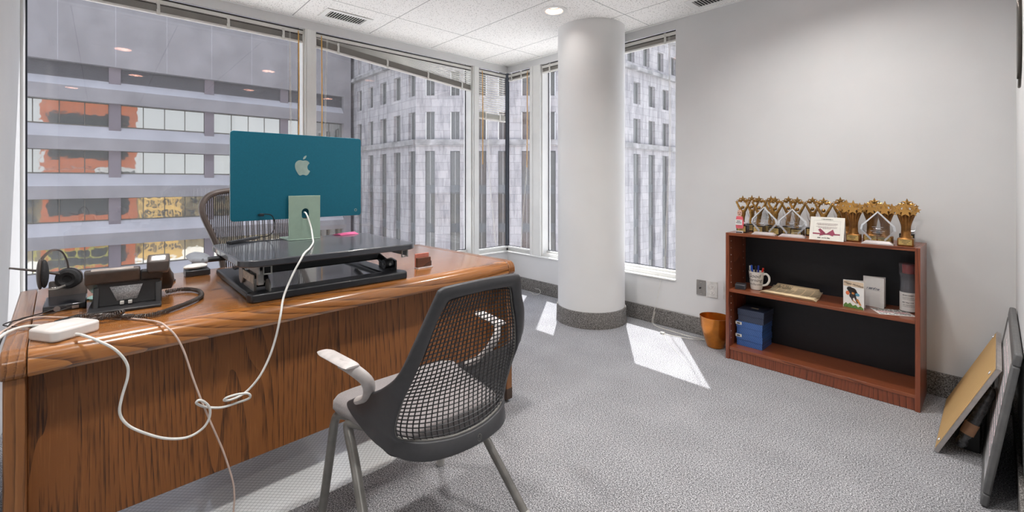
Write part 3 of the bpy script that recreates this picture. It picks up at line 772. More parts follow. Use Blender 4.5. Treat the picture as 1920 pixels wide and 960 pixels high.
# pink sticky note
m = M(); m.add([(-2.19, .825, .889), (-2.20, .93, .892), (-2.135, .935, .889), (-2.125, .845, .889), (-2.155, .835, .897), (-2.165, .925, .899)], [(0, 3, 4), (0, 4, 5, 1), (4, 3, 2, 5)])
tag(m.build('sticky_note', mat('pink_paper', (236, 110, 160), .8), solid=.0004, smooth=False), 'pink sticky note folded on the back corner of the riser', 'sticky note')

# ------------------------------------------------------------------ office chair behind the desk
ae_f = mat('graphite_frame', (92, 82, 78), .35, metal=.1, coat=.2)
ae_m = mat('graphite_mesh', (62, 56, 54), .6)
pad_m = mat('grey_arm_pad', (150, 154, 160), .35)
ch = thing('office_chair', 'dark mesh-backed swivel chair behind the desk with a grey arm pad', 'chair', (-2.85, .66, 0))
CX, CY = -2.78, .655
def aero(u, v):
    """u -1..1 across, v 0..1 up: back surface"""
    wd = .215+.065*math.sin(PI*min(1, v*.62+.20)) if v < .9 else .215+.065*math.sin(PI*(.9*.62+.20))
    z = .70+.40*v
    x = CX-.045*(1-u*u)*1.0+.10*(1-v)**2*0-.06*v+.02
    return Vector((x, CY+u*wd, z))
ring = []
pr = [(-1, .0), (-.97, .25), (-.99, .5), (-1.0, .72), (-.93, .88), (-.72, .965), (-.35, 1.0), (0, 1.005), (.35, 1.0), (.72, .965), (.93, .88), (1.0, .72), (.99, .5), (.97, .25), (1, 0)]
# outline measured in metres: (half-width factor, height)
def ao(y, z): return (CX-.05*((z-.70)/.4)-.045*(1-min(1, abs(y)/.28)**2), CY+y, z)
oc = [(-.150, .62), (-.185, .74), (-.215, .84), (-.250, .93), (-.268, .99), (-.262, 1.04), (-.225, 1.078), (-.15, 1.096), (0, 1.102), (.15, 1.096), (.225, 1.078), (.262, 1.04), (.268, .99), (.250, .93), (.215, .84), (.185, .74), (.150, .62), (0, .59)]
m = M(); P0 = spline([ao(y, z) for y, z in oc], 6, True); m.tube(P0, .0155, 10, closed=True); m.build('back_frame', ae_f, ch, world=True)
m = M()
def edge_z(y):
    zs = [p.z for p in P0 if abs((p.y-CY)-y) < .012]
    return (min(zs), max(zs)) if zs else (None, None)
n = 58
for i in range(n):
    y = -.262+.524*i/(n-1); lo, hi = edge_z(y)
    if lo is None: continue
    w = .0026; rows = []
    for k in range(9):
        z = lo+(hi-lo)*k/8; rows.append([(ao(y, z)[0]+.004, CY+y-w, z), (ao(y, z)[0]+.007, CY+y, z), (ao(y, z)[0]+.004, CY+y+w, z)])
    m.grid(rows)
m.build('mesh_back', ae_m, ch, world=True)
m = M(); m.grid([[(-2.50-.42*(k/8), CY-.25+.5*i/8, .47-.02*math.sin(PI*i/8)+.03*(k/8 < .1)) for i in range(9)] for k in range(9)]); m.build('seat', ae_m, ch, solid=.03, world=True)
m = M(); m.tube(spline([(-2.78, CY, .62), (-2.86, CY, .55), (-2.80, CY, .44), (-2.70, CY, .40)], 5), .025, 10); m.build('back_support', ae_f, ch, world=True)
m = M(); m.tube([(-2.72, CY, .06), (-2.72, CY, .25)], .028, 16); m.tube([(-2.72, CY, .25), (-2.72, CY, .45)], .018, 16); m.build('gas_lift', ae_f, ch, world=True)
for k in range(5):
    q = 2*PI*k/5+.4; e = (-2.72+.28*math.cos(q), CY+.28*math.sin(q))
    m = M(); m.tube([(-2.72, CY, .12), (e[0], e[1], .075)], [.026, .016], 8); lg = m.build('leg', ae_f, ch, world=True)
    m = M(); m.tube([(e[0], e[1]-.02, .029), (e[0], e[1]+.02, .029)], .025, 14); m.tube([(e[0], e[1], .03), (e[0], e[1], .08)], .008, 8); m.build('caster', blk, lg, world=True)
for s in (-1, 1):
    m = M(); m.tube(spline([(-2.80, CY+.24*s, .48), (-2.76, CY+.30*s, .60), (-2.70, CY+.31*s, .745)], 5), .018, 8); m.build('arm_post', ae_f, ch, world=True)
    m = M(); rows = []
    for k in range(11):
        f = k/10; x = -2.46-.26*f; w = .044*math.sqrt(max(0.02, 1-(2*f-1)**4)); zt = .800-.006*(2*f-1)**2
        rows.append([(x, CY+.315*s+w*math.cos(q*PI/8), zt-.014+.016*math.sin(q*PI/8)) for q in range(16)])
    m.grid(rows, None, True); m.f.append(tuple(range(16))); m.mi.append(0); m.f.append(tuple(range(len(m.v)-16, len(m.v)))); m.mi.append(0)
    m.build('arm_pad', pad_m, ch, world=True)

# small things under the left end of the riser
bx = tag(M().box((-2.36, .265, 0), (-2.44, .355, .026), None).build('small_black_case', blk, bevel=.004), 'small black case on the desk beside the riser with a white mouse on top', 'case')
bx.location = (0, 0, DT+.001)
m = M(); m.ball((0, 0, .012), (.030, .048, .0125)); o = tag(m.build('white_mouse', mat('white_gloss', (226, 226, 222), .25)), 'flat white mouse lying on the black case beside the riser', 'computer mouse'); o.location = (-2.40, .305, DT+.0265); o.rotation_euler = (0, 0, .3)
ms = thing('computer_mouse', 'rounded silver mouse on the bare desk behind the telephone', 'computer mouse', (-2.34, .185, DT), .35)
silver = mat('silver_plastic', (150, 148, 148), .25, metal=.5)
m = M(); rows = []
for k in range(11):
    f = k/10; x = -.052+.104*f; w = .030*math.sqrt(max(.01, 1-(2*f-1)**4)); hgt = .036*math.sin(PI*min(1, .10+f*.86))**.6
    rows.append([(x, w*math.cos(PI*q/10), .004+hgt*math.sin(PI*q/10)) for q in range(11)])
m.grid(rows); m.build('shell', silver, ms)
M().prism(rrect(-.054, -.032, .054, .032, .026, 6), .0005, .007).build('base', blk, ms, bevel=.001)
m = M(); m.tube([(.028, -.004, .034), (.028, .004, .034)], .008, 12); m.build('scroll_wheel', mat('clear_wheel', (210, 190, 170), .2), ms)

# card holder
t = thing('card_holder', 'dark wooden business card holder with cards at the right end of the desk', 'card holder', (-1.86, 1.135, DT), math.radians(2))
walnut = wood('walnut', (52, 28, 16), (92, 52, 32), (120, 72, 48), 1, 2, fib=1, rough=.35)
M().box((-.016, -.042, 0), (.020, .042, .006)).build('tray', mat('clear_acrylic', (190, 180, 180), .2), t, bevel=.001)
M().box((-.006, -.040, .004), (.010, .034, .050)).build('wood_front', walnut, t, bevel=.001)
M().box((-.016, -.040, .006), (-.007, .034, .068)).build('cards', mat('reddish_card', (196, 120, 104), .7), t, bevel=.0005)
M().box((-.002, .036, .004), (.004, .042, .030)).build('side_lip', blk, t, bevel=.001)

# ------------------------------------------------------------------ desk telephone
ph_d = mat('phone_black', (40, 40, 42), .42, var=.06, vs=80)
ph_b = mat('phone_brown_black', (74, 66, 62), .33, var=.05, vs=60, coat=.2)
lcd_m = mat('phone_display_top', (168, 156, 148), .3)
label_m = mat('printed_label', (150, 150, 152), .5, var=.25, vs=300)
tp = thing('desk_telephone', 'black office telephone seen from behind with a coiled handset cord', 'telephone', (-1.985, .068, DT), math.radians(-4))
def extr(m, prof, y0, y1):
    """profile in (x, z) extruded along y"""
    n = len(prof)
    return m.add([(x, y0, z) for x, z in prof]+[(x, y1, z) for x, z in prof], [tuple(range(n)), tuple(range(n, 2*n))[::-1]]+[(i, n+i, n+(i+1) % n, (i+1) % n) for i in range(n)])
M_ = M(); extr(M_, [(.112, 0), (.112, .010), (.05, .018), (-.10, .018), (-.11, 0)], -.095, .085); M_.build('stand', ph_d, tp, bevel=.003)
M_ = M(); extr(M_, [(.070, .014), (.052, .085), (.058, .104), (-.10, .050), (-.115, .03), (-.10, .014)], -.078, .082); bd = M_.build('body', ph_d, tp, bevel=.004)
M_ = M()
for y0, y1, x in ((-.085, -.070, .078), (.068, .086, .078), (-.066, -.020, .0), (.03, .066, .0)):
    if x: extr(M_, [(x, .010), (x-.022, .075), (x-.034, .075), (x-.012, .010)], y0, y1)
M_.build('rear_leg', ph_d, tp, bevel=.003)
M_ = M(); extr(M_, [(.062, .088), (.074, .126), (.066, .134), (.050, .134), (-.125, .046), (-.118, .028)], -.105, .030); M_.build('keypad_housing', ph_b, tp, bevel=.005)
M_ = M(); extr(M_, [(.072, .127), (.066, .1345), (.052, .1348), (.020, .119), (.024, .113)], -.090, .014); M_.build('display', lcd_m, tp, bevel=.002)
M_ = M(); extr(M_, [(.060, .086), (.070, .118), (.050, .122), (-.120, .040), (-.115, .026)], .030, .088); M_.build('cradle', ph_d, tp, bevel=.005)
M_ = M(); M_.add([(.0672, -.028, .030), (.0672, .022, .030), (.0562, .036, .074), (.0562, -.046, .074)], [(0, 1, 2, 3)]); M_.build('rating_label', label_m, tp, solid=.001)
M_ = M(); M_.box((.066, -.020, .018), (.080, -.010, .028)); M_.box((.066, .000, .018), (.080, .010, .028)); M_.build('line_plugs', clear_m, tp, bevel=.001)
hs = M(); rows = []
hp = [(.082, .112, .026), (.080, .146, .030), (.055, .168, .030), (.020, .160, .021), (-.040, .124, .018), (-.095, .086, .021), (-.130, .070, .028), (-.142, .046, .026), (-.138, .022, .020)]
hp2 = [(.048, .100), (.040, .112), (.030, .120), (.006, .128), (-.050, .098), (-.090, .056), (-.104, .040), (-.112, .028), (-.116, .012)]
for (x, z, w), (x2, z2) in zip(hp, hp2):
    yc = .076+.020*min(1, max(0, (.08-x)/.2)); rows.append([(x, yc-w, z), (x, yc+w, z), ((x+x2)/2, yc+w+.002, (z+z2)/2), (x2, yc+w, z2), (x2, yc-w, z2), ((x+x2)/2, yc-w-.002, (z+z2)/2)])
hs.grid(rows, None, True); k = len(hs.v); hs.f += [tuple(range(6)), tuple(range(k-6, k))]; hs.mi += [0, 0]
hs.build('handset', ph_b, tp, bevel=.004, sub=1)
# coiled cord, laid round the front of the telephone
cp = [(-2.062, .172, .745), (-2.062, .226, .745), (-2.00, .262, .745), (-1.90, .258, .745), (-1.832, .220, .745), (-1.782, .175, .745), (-1.742, .131, .745), (-1.735, .093, .745), (-1.768, .052, .745), (-1.815, .011, .745), (-1.850, -.030, .745), (-1.850, -.062, .745), (-1.822, -.060, .745), (-1.795, -.028, .745), (-1.770, .008, .750), (-1.775, .040, .757), (-1.80, .045, .752)]
cl = spline(cp, 40); acc = 0; hel = []; up = Vector((0, 0, 1)); ph = 0
for i in range(len(cl)-1):
    a, b = cl[i], cl[i+1]; d = b-a; L0 = d.length; tdir = d.normalized(); side = tdir.cross(up).normalized()
    st = max(1, int(L0/.0007))
    for q in range(st):
        p = a+d*q/st; ph += 2*PI*(L0/st)/.0050
        hel.append(p+side*math.cos(ph)*.0062+up*math.sin(ph)*.0062)
m = M(); m.tube(hel, .0018, 4); m.build('coiled_cord', ph_b, tp, world=True)

# headset on its charging dock
hd_ = thing('wireless_headset', 'black headset with its boom arm swung out, resting on a charging dock', 'headset', (-2.11, -.11, .79))
foam = mat('ear_cushion', (38, 38, 40), .75, var=.15, vs=200)
m = M(); m.tube(spline([(-2.085, -.146, .885), (-2.10, -.138, .906), (-2.118, -.118, .922), (-2.135, -.100, .912), (-2.142, -.088, .880), (-2.142, -.084, .850)], 8), .0055, 8, flat=.5); m.build('headband', ph_b, hd_, world=True)
m = M(); m.ball((-2.085, -.137, .850), (.030, .011, .046)); e = m.build('ear_pad', foam, hd_, world=True)
m = M(); m.ball((-2.085, -.1465, .850), (.026, .009, .050)); m.build('ear_shell', ph_b, e, world=True)
Tm = Matrix.Translation((-2.135, -.084, .820)) @ Matrix.Rotation(PI/2, 4, 'Y') @ Matrix.Rotation(.25, 4, 'X')
m = M(); m.lathe([(.001, .004), (.010, .004), (.013, .011), (.022, .015), (.031, .011), (.034, 0), (.030, -.012), (.001, -.016)], 28, Tm); e = m.build('ear_pad', foam, hd_, world=True)
m = M(); m.lathe([(.035, -.002), (.036, -.010), (.026, -.020), (.001, -.021)], 28, Tm); m.build('ear_shell', ph_b, e, world=True)
m = M(); m.tube([(-2.12, -.217, .874), (-2.125, -.155, .856), (-2.13, -.105, .838)], [.003, .004, .005], 8); m.build('boom_arm', ph_b, hd_, world=True)
m = M(); m.tube(spline([(-2.065, -.125, .802), (-2.055, -.108, .803), (-2.06, -.088, .808)], 5), .004, 6); m.build('hinge', mat('chrome_hinge', (190, 186, 180), .2, metal=.9), hd_, world=True)
dk = thing('headset_dock', 'black headset charging dock with a shiny tray at the left end of the desk', 'headset dock', (-2.08, -.087, DT))
m = M(); extr(m, [(.062, 0), (.060, .020), (-.05, .030), (-.06, 0)], -.050, .050); m.build('tray', blk_gloss, dk, bevel=.003)
m = M(); extr(m, [(-.045, 0), (-.050, .055), (-.062, .078), (-.078, .078), (-.085, 0)], -.044, .050); m.build('upright', ph_b, dk, bevel=.004)
m = M(); m.tube([(.0615, -.018, .010), (.064, -.018, .010)], .008, 16); m.box((.061, .016, .005), (.0635, .032, .014)); m.build('sockets', silver, dk)
# dark usb stick between adapter and telephone
m = M(); m.box((-.034, -.009, 0), (.034, .009, .009)); o = tag(m.build('small_black_connector', blk, bevel=.002), 'small black connector behind the white adapter on the desk', 'connector'); o.location = (-1.872, -.072, DT); o.rotation_euler = (0, 0, 2.3)
m = M(); m.prism([(.048*math.cos(k*PI/16), .048*math.sin(k*PI/16)) for k in range(32)], 0, .006)
o = tag(m.build('glass_coaster', mat('green_edge_glass', (150, 196, 184), .1, coat=.5), bevel=.001), 'greenish glass coaster between the headset dock and the telephone', 'coaster'); o.location = (-2.155, .01, DT)

# ------------------------------------------------------------------ white adapter, its cables
wpl = mat('white_plastic', (222, 216, 212), .35, var=.015, vs=20)
wcab = mat('white_cable', (224, 224, 220), .5)
pcab = mat('beige_pink_cable', (206, 184, 172), .55)
gcab = mat('black_cable', (44, 40, 40), .5)
AD = thing('power_adapter', 'white rounded power adapter box on the left corner of the desk', 'power adapter', (-1.700, -.073, DT), math.radians(33))
M().prism(rrect(-.050, -.055, .050, .055, .016, 6), 0, .030).build('housing', wpl, AD, bevel=.006, seg=3)
m = M(); m.add([(-.040, -.05, .030), (.010, -.05, .030), (.030, .03, .030), (-.040, .045, .030), (-.034, -.030, .036), (.000, -.012, .036), (-.020, .030, .034)], [(0, 1, 5, 4), (1, 2, 6, 5), (2, 3, 6), (3, 0, 4, 6), (4, 5, 6)]); m.build('moulded_top', wpl, AD, smooth=False)
def cable(name, label, pts, r, m_, n=8, seg=8):
    m = M(); m.tube(spline(pts, n), r, seg); o = tag(m.build(name, m_), label, 'cable'); return o
cable('power_cable', 'white cable looping down over the desk front from the teal computer to the adapter',
      [(-1.640, -.050, .748), (-1.605, -.036, .750), (-1.578, -.010, .738), (-1.575, .025, .706), (-1.575, .048, .665), (-1.575, .051, .628), (-1.575, .039, .575), (-1.575, .035, .534), (-1.575, .051, .497), (-1.575, .085, .463), (-1.575, .131, .43), (-1.575, .179, .414), (-1.575, .215, .424), (-1.575, .233, .449), (-1.572, .234, .48), (-1.568, .221, .504), (-1.566, .207, .515), (-1.570, .202, .506), (-1.578, .224, .485), (-1.580, .264, .469), (-1.578, .305, .47), (-1.570, .337, .477), (-1.562, .332, .495), (-1.562, .305, .502), (-1.568, .277, .499), (-1.574, .271, .490), (-1.580, .291, .484), (-1.582, .327, .492), (-1.575, .364, .531), (-1.575, .394, .587), (-1.575, .414, .65), (-1.580, .428, .712), (-1.612, .447, .765), (-1.630, .480, .83), (-1.640, .510, .878), (-1.665, .530, .8945), (-1.78, .585, .893), (-1.93, .648, .893), (-2.00, .670, .905), (-2.045, .678, .945), (-2.062, .670, .99), (-2.080, .667, 1.008), (-2.100, .667, 1.010)], .0034, wcab)
cable('network_cable', 'pinkish beige cable running over the desk edge and straight down to the floor',
      [(-1.80, .045, .741), (-1.748, .067, .740), (-1.699, .097, .740), (-1.640, .123, .741), (-1.606, .138, .731), (-1.590, .156, .706), (-1.588, .175, .656), (-1.588, .194, .581), (-1.586, .213, .513), (-1.584, .235, .442), (-1.586, .253, .387), (-1.588, .273, .323), (-1.588, .295, .232), (-1.588, .30, .18), (-1.585, .297, .136), (-1.575, .29, .05), (-1.54, .27, .008), (-1.45, .22, .006)], .0026, pcab)
cable('dock_cable', 'thin black cable leaving the headset dock and dropping behind the left desk end',
      [(-2.025, -.105, .747), (-2.008, -.132, .741), (-1.985, -.160, .740), (-1.955, -.182, .741), (-1.91, -.196, .736), (-1.84, -.215, .66), (-1.80, -.235, .45), (-1.80, -.24, .2), (-1.85, -.24, .01)], .0020, gcab, seg=6)
cable('dock_cable', 'thin black cable curling back on itself at the left desk end beside the adapter',
      [(-2.022, -.068, .746), (-1.99, -.105, .741), (-1.96, -.150, .741), (-1.94, -.190, .742), (-1.91, -.206, .742), (-1.88, -.190, .741), (-1.84, -.155, .741), (-1.80, -.128, .741)], .0019, gcab, seg=6)
cable('telephone_cable', 'beige cable passing behind the adapter and over the left desk end',
      [(-1.858, -.045, .740), (-1.900, -.085, .740), (-1.952, -.135, .740), (-1.940, -.168, .741), (-1.87, -.190, .741), (-1.76, -.203, .735), (-1.70, -.215, .62), (-1.69, -.23, .35), (-1.70, -.235, .01)], .0026, pcab)
cable('adapter_cable', 'thick white cable from the adapter falling off the left end of the desk',
      [(-1.755, -.088, .752), (-1.80, -.118, .746), (-1.835, -.150, .744), (-1.82, -.178, .744), (-1.76, -.196, .742), (-1.69, -.208, .72), (-1.66, -.225, .56), (-1.665, -.23, .30), (-1.68, -.225, .01)], .0040, wcab)

# ------------------------------------------------------------------ guest chair
fr_m = mat('dark_grey_frame', (70, 70, 73), .42, var=.03, vs=60, bmp=.05, bs=900)
lat_m = mat('dark_lattice', (62, 62, 64), .5)
seat_m = mat('greige_fabric', (140, 134, 134), .95, var=.07, vs=300, bmp=.25, bs=700, sheen=.3)
leg_m = mat('grey_painted_steel', (132, 130, 126), .34, metal=.35, coat=.2)
arm_m = mat('pale_grey_arm', (196, 190, 188), .42)
cap_m = mat('pale_foot_cap', (186, 184, 180), .5)
CY2 = .775
gc = thing('guest_chair', 'grey side chair with a dark open lattice back, drawn up to the desk front', 'chair', (-1.25, CY2, 0))
outer = [(-.965, 0, .880), (-.965, .095, .878), (-.967, .136, .873), (-.972, .149, .852), (-.985, .164, .809), (-1.0, .190, .744), (-1.04, .213, .656), (-1.12, .210, .595), (-1.20, .209, .550), (-1.32, .209, .492), (-1.365, .210, .452), (-1.22, .207, .416), (-1.10, .186, .404), (-1.04, .138, .398), (-1.02, .065, .393), (-1.015, 0, .392)]
inner = [(-.970, 0, .846), (-.970, .080, .844), (-.973, .108, .840), (-.978, .121, .822), (-.990, .138, .780), (-1.002, .160, .716), (-1.025, .182, .635), (-1.055, .193, .575), (-1.075, .197, .530), (-1.090, .198, .492), (-1.092, .194, .466), (-1.085, .182, .456), (-1.060, .155, .450), (-1.040, .115, .444), (-1.026, .055, .437), (-1.022, 0, .435)]
def full(l, n=4):
    h = spline(l, n); left = [Vector((p.x, CY2-p.y, p.z)) for p in h]; right = [Vector((p.x, CY2+p.y, p.z)) for p in h[1:-1]]
    return left+right[::-1]
O, I = full(outer), full(inner)
mid = [o_.lerp(i_, .5)+Vector((.004, 0, 0)) for o_, i_ in zip(O, I)]
m = M(); m.grid([[a, b, c] for a, b, c in zip(O+[O[0]], mid+[mid[0]], I+[I[0]])]); m.build('back_frame', fr_m, gc, solid=.016, bevel=.005, world=True, angle=60)
# inner lip that reads as a lighter rim
m = M(); m.tube([p+Vector((-.004, 0, 0)) for p in I], .0045, 6, closed=True); m.build('back_rim', leg_m, gc, world=True)
# lattice: Coons patch over the opening
def hp_(l, t):
    """point at parameter t along polyline by length"""
    d = [0]
    for i in range(len(l)-1): d.append(d[-1]+(l[i+1]-l[i]).length)
    T = t*d[-1]
    for i in range(len(l)-1):
        if d[i+1] >= T-1e-9: return l[i].lerp(l[i+1], (T-d[i])/max(1e-9, d[i+1]-d[i]))
    return l[-1]
hi = [Vector((p.x, p.y, p.z)) for p in spline(inner, 4)]
topl, sidel, botl = hi[0:11], hi[10:43], hi[42:]
botl = botl[::-1]; sidel = sidel[::-1]        # both start at the bottom
def Lp(t): p = hp_(sidel, t); return Vector((p.x, -p.y, p.z))
def Rp(t): return hp_(sidel, t)
def edge(l, s):
    s2 = 2*s-1; p = hp_(l, abs(s2)) ; return Vector((p.x, p.y*(1 if s2 > 0 else -1), p.z))
def Bp(s): return edge(botl, s)
def Tp(s): return edge(topl, s)
NC, NR = 25, 34
B0, B1, T0_, T1_ = Bp(0), Bp(1), Tp(0), Tp(1)
rows = []
for j in range(NR+1):
    t = j/NR; row = []
    for i in range(NC+1):
        s = i/NC
        p = Bp(s)*(1-t)+Tp(s)*t+Lp(t)*(1-s)+Rp(t)*s-((B0*(1-s)+B1*s)*(1-t)+(T0_*(1-s)+T1_*s)*t)
        p.x -= .030*math.sin(PI*s)*math.sin(PI*min(1, t*1.05))-.0
        p.z += .012*math.sin(PI*s)*(t-.3)
        row.append((p.x-.003, CY2+p.y, p.z))
    rows.append(row)
m = M(); m.grid(rows); lat = m.build('lattice_back', lat_m, gc, world=True, smooth=False)
wm = lat.modifiers.new('strands', 'WIREFRAME'); wm.thickness = .0056; wm.use_even_offset = False; wm.use_boundary = True; wm.offset = 0
# seat
def rr_loop(z, k, dx=0):
    return [(x, y, z) for x, y in rrect(-1.500+k, CY2-.232+k, -1.075-k*.3, CY2+.232-k, .075-k*.5, 6)]
m = M(); m.grid([rr_loop(.408, .020), rr_loop(.412, .008), rr_loop(.425, .0), rr_loop(.445, .001), rr_loop(.458, .010), rr_loop(.464, .030), rr_loop(.465, .09)], None, True)
nn = 28; m.f += [tuple(range(nn)), tuple(range(len(m.v)-nn, len(m.v)))]; m.mi += [0, 0]
for q in range(len(m.v)):
    x, y, z = m.v[q]; tp_ = min(1, max(0, (x+1.42)/.10)); m.v[q] = (x, CY2+(y-CY2)*(1-.20*tp_), z-.018*max(0, (-1.40-x)/.1)**1.5)
m.build('seat', seat_m, gc, world=True, angle=60)
m = M(); m.prism(rrect(-1.46, CY2-.19, -1.10, CY2+.19, .05), .388, .408); m.build('seat_shell', fr_m, gc, bevel=.004, world=True)
for s in (-1, 1):
    def q(x, w, z): return (x, CY2+s*w, z)
    m = M(); m.tube(spline([q(-1.28, .15, .396), q(-1.38, .19, .402), q(-1.425, .215, .402), q(-1.447, .222, .372), q(-1.468, .226, .28), q(-1.528, .236, .022)], 6), .0140, 14); l = m.build('leg', leg_m, gc, world=True)
    m = M(); m.tube([q(-1.521, .2345, .055), q(-1.529, .236, .004)], [.0150, .0165], 14); m.build('foot_cap', cap_m, l, bevel=.001, world=True)
    m = M(); m.tube(spline([q(-1.26, .15, .396), q(-1.33, .195, .402), q(-1.362, .211, .398), q(-1.352, .214, .368), q(-1.28, .222, .29), q(-1.035, .262, .022)], 6), .0145, 14); l = m.build('leg', leg_m, gc, world=True)
    m = M(); m.tube([q(-1.062, .2575, .052), q(-1.020, .264, .004)], [.0155, .017], 14); m.build('foot_cap', cap_m, l, bevel=.001, world=True)
    m = M(); P = spline([q(-1.300, .205, .490), q(-1.232, .208, .528), q(-1.188, .230, .590), q(-1.205, .264, .630), q(-1.250, .278, .640)], 6)
    m.tube(P, [.0175+.002*math.sin(i) *0 for i in range(len(P))], 12, flat=.72); ar = m.build('arm_support', arm_m, gc, world=True)
    m = M(); A = Vector(q(-1.190, .271, .642)); D = Vector(q(-1.360, .292, .645)); ux = (D-A)/12; side = Vector((0, 1, 0)); rws = []
    for k in range(13):
        f = k/12; w = .0235*min(1, .55+.9*math.sin(PI*(f*.86+.10))); c = A+ux*k; h = .008*min(1, 2.2*math.sin(PI*(f*.9+.05)))
        rws.append([tuple(c+Vector((0, w*math.cos(2*PI*g/12), 0))+Vector((0, 0, h*math.sin(2*PI*g/12)))) for g in range(12)])
    m.grid(rws, None, True); m.f += [tuple(range(12)), tuple(range(len(m.v)-12, len(m.v)))]; m.mi += [0, 0]
    m.build('arm_pad', arm_m, ar, world=True)
m = M(); ov = [(.007*math.cos(a*PI/10), .010*math.sin(a*PI/10), 0) for a in range(20)]
Tl = frame((-1.008, .800, .4125), (0, 1, 0), (0, 0, 1)); m.tube([Tl @ Vector(p) for p in ov], .0007, 5, closed=True)
m.tube([Tl @ Vector(p) for p in [(-.003, .005, 0), (-.003, -.003, 0), (0, -.005, 0), (.003, -.003, 0), (.003, .005, 0)]], .0006, 5); m.build('maker_mark', leg_m, gc, world=True)

# ------------------------------------------------------------------ bookcase
ch_m = wood('cherry_laminate', (78, 36, 22), (130, 68, 43), (156, 92, 62), 2, 0, ring=16, freq=60, rough=.34, coat=.3, fib=1, stretch=.2, seed=2)
ch_h = wood('cherry_laminate_shelf', (88, 42, 26), (136, 74, 46), (160, 98, 66), 0, 1, ring=14, freq=60, rough=.32, coat=.3, fib=1, stretch=.2, seed=4)
bk_m = mat('black_back_panel', (24, 25, 30), .45, var=.08, vs=40)
pin_m = mat('shelf_pin', (220, 214, 206), .4)
BX0, BX1, BY0, BY1, BH = -1.195, -.258, 2.985, 3.278, .817
bc = thing('bookcase', 'low reddish brown bookcase with a black back against the grey wall, trophies along its top', 'bookcase', ((BX0+BX1)/2, (BY0+BY1)/2, 0))
for x in (BX0, BX1-.020):
    o = M().box((x, BY0, .001), (x+.020, BY1, BH-.001)).build('side_panel', ch_m, bc, bevel=.001, world=True)
    m = M(); xi = x+.0202 if x == BX0 else x-.0002
    for z in [.13+.045*k for k in range(15)]:
        for y in (BY0+.035, BY1-.05): m.lathe([(.0001, 0), (.0032, 0), (.0034, .0006)], 8, Matrix.Translation((xi, y, z)) @ Matrix.Rotation(PI/2 if x == BX0 else -PI/2, 4, 'Y'))
    m.build('pin_hole', pin_m, o, world=True, smooth=False)
M().box((BX0+.020, BY0, BH-.018), (BX1-.020, BY1, BH)).build('top', ch_h, bc, bevel=.001, world=True)
M().box((BX0+.020, BY0+.006, .434), (BX1-.020, BY1-.006, .452)).build('shelf', ch_h, bc, bevel=.001, world=True)
M().box((BX0+.020, BY0+.006, .062), (BX1-.020, BY1-.006, .080)).build('shelf', ch_h, bc, bevel=.001, world=True)
M().box((BX0+.020, BY0+.010, .001), (BX1-.020, BY0+.026, .062)).build('kick_board', ch_m, bc, bevel=.001, world=True)
M().box((BX0+.020, BY1-.005, .020), (BX1-.020, BY1-.001, BH-.018)).build('back_panel', bk_m, bc, smooth=False, world=True)

def ink_marks(T, w, h, m_, parent, slant=0, name='lettering', seed=1):
    """a row of letter-sized printed strokes, for print too small to read"""
    rg = random.Random(seed); m = M(); x = -w/2
    while x < w/2-h*.2:
        cw = h*rg.uniform(.35, .6)
        if rg.random() > .14:
            hh = h*rg.choice((.62, .62, 1.0, .8)); t_ = h*.15; k = rg.random(); sh = slant*hh
            q = lambda a, b, c, d: m.prism([(x+a, b), (x+c, b), (x+c+slant*(d-b), d), (x+a+slant*(d-b), d)], 0, .0003, T)
            q(0, -h*.3, t_, -h*.3+hh)
            if k > .3: q(cw*.7-t_, -h*.3, cw*.7, -h*.3+h*.62)
            if k < .7: q(t_, -h*.3+h*.5, cw*.7, -h*.3+h*.62)
            if k > .5: q(t_, -h*.3, cw*.7, -h*.3+h*.12)
        x += cw*.9
    return m.build(name, m_, parent, smooth=False)
# ------------------------------------------------------------------ trophies
brz = mat('antique_gold', (150, 112, 58), .32, metal=.85, var=.16, vs=60)
brz2 = mat('bronze_bouquet', (142, 98, 52), .34, metal=.8, var=.14, vs=50)
gold_f = mat('bright_gold_face', (214, 164, 92), .38, metal=.6, var=.04, vs=40)
tb_m = mat('black_trophy_base', (30, 28, 27), .3, coat=.3)
pl_m = mat('gold_plaque', (206, 178, 112), .4, metal=.4, var=.05, vs=80)
ink_m = mat('dark_ink', (46, 42, 42), .7)
silv = mat('silver_swoosh', (214, 214, 216), .25, metal=.5)
def star(m, c, r, th=.006, T=None, raised=.0):
    """five-pointed star facing -Y at c; raised pyramids the facets"""
    vs = []
    for k in range(10):
        a = PI/2+k*PI/5; q = r if k % 2 == 0 else r*.42
        vs.append((c[0]+q*math.cos(a), c[1]-th/2+(.0), c[2]+q*math.sin(a)))
    bk = [(x, y+th, z) for x, y, z in vs]; cf = (c[0], c[1]-th/2-raised, c[2]); cb = (c[0], c[1]+th/2, c[2])
    fs = [(i, (i+1) % 10, 20) for i in range(10)]+[(10+(i+1) % 10, 10+i, 21) for i in range(10)]+[(i, 10+i, 10+(i+1) % 10, (i+1) % 10) for i in range(10)]
    m.add(vs+bk+[cf, cb], fs, T)
def lines(m, x0, x1, y, zs, h, dx=0):
    for z, a, b in zs: m.box((x0+(x1-x0)*a, y, z-h/2), (x0+(x1-x0)*b, y+.0004, z+h/2))
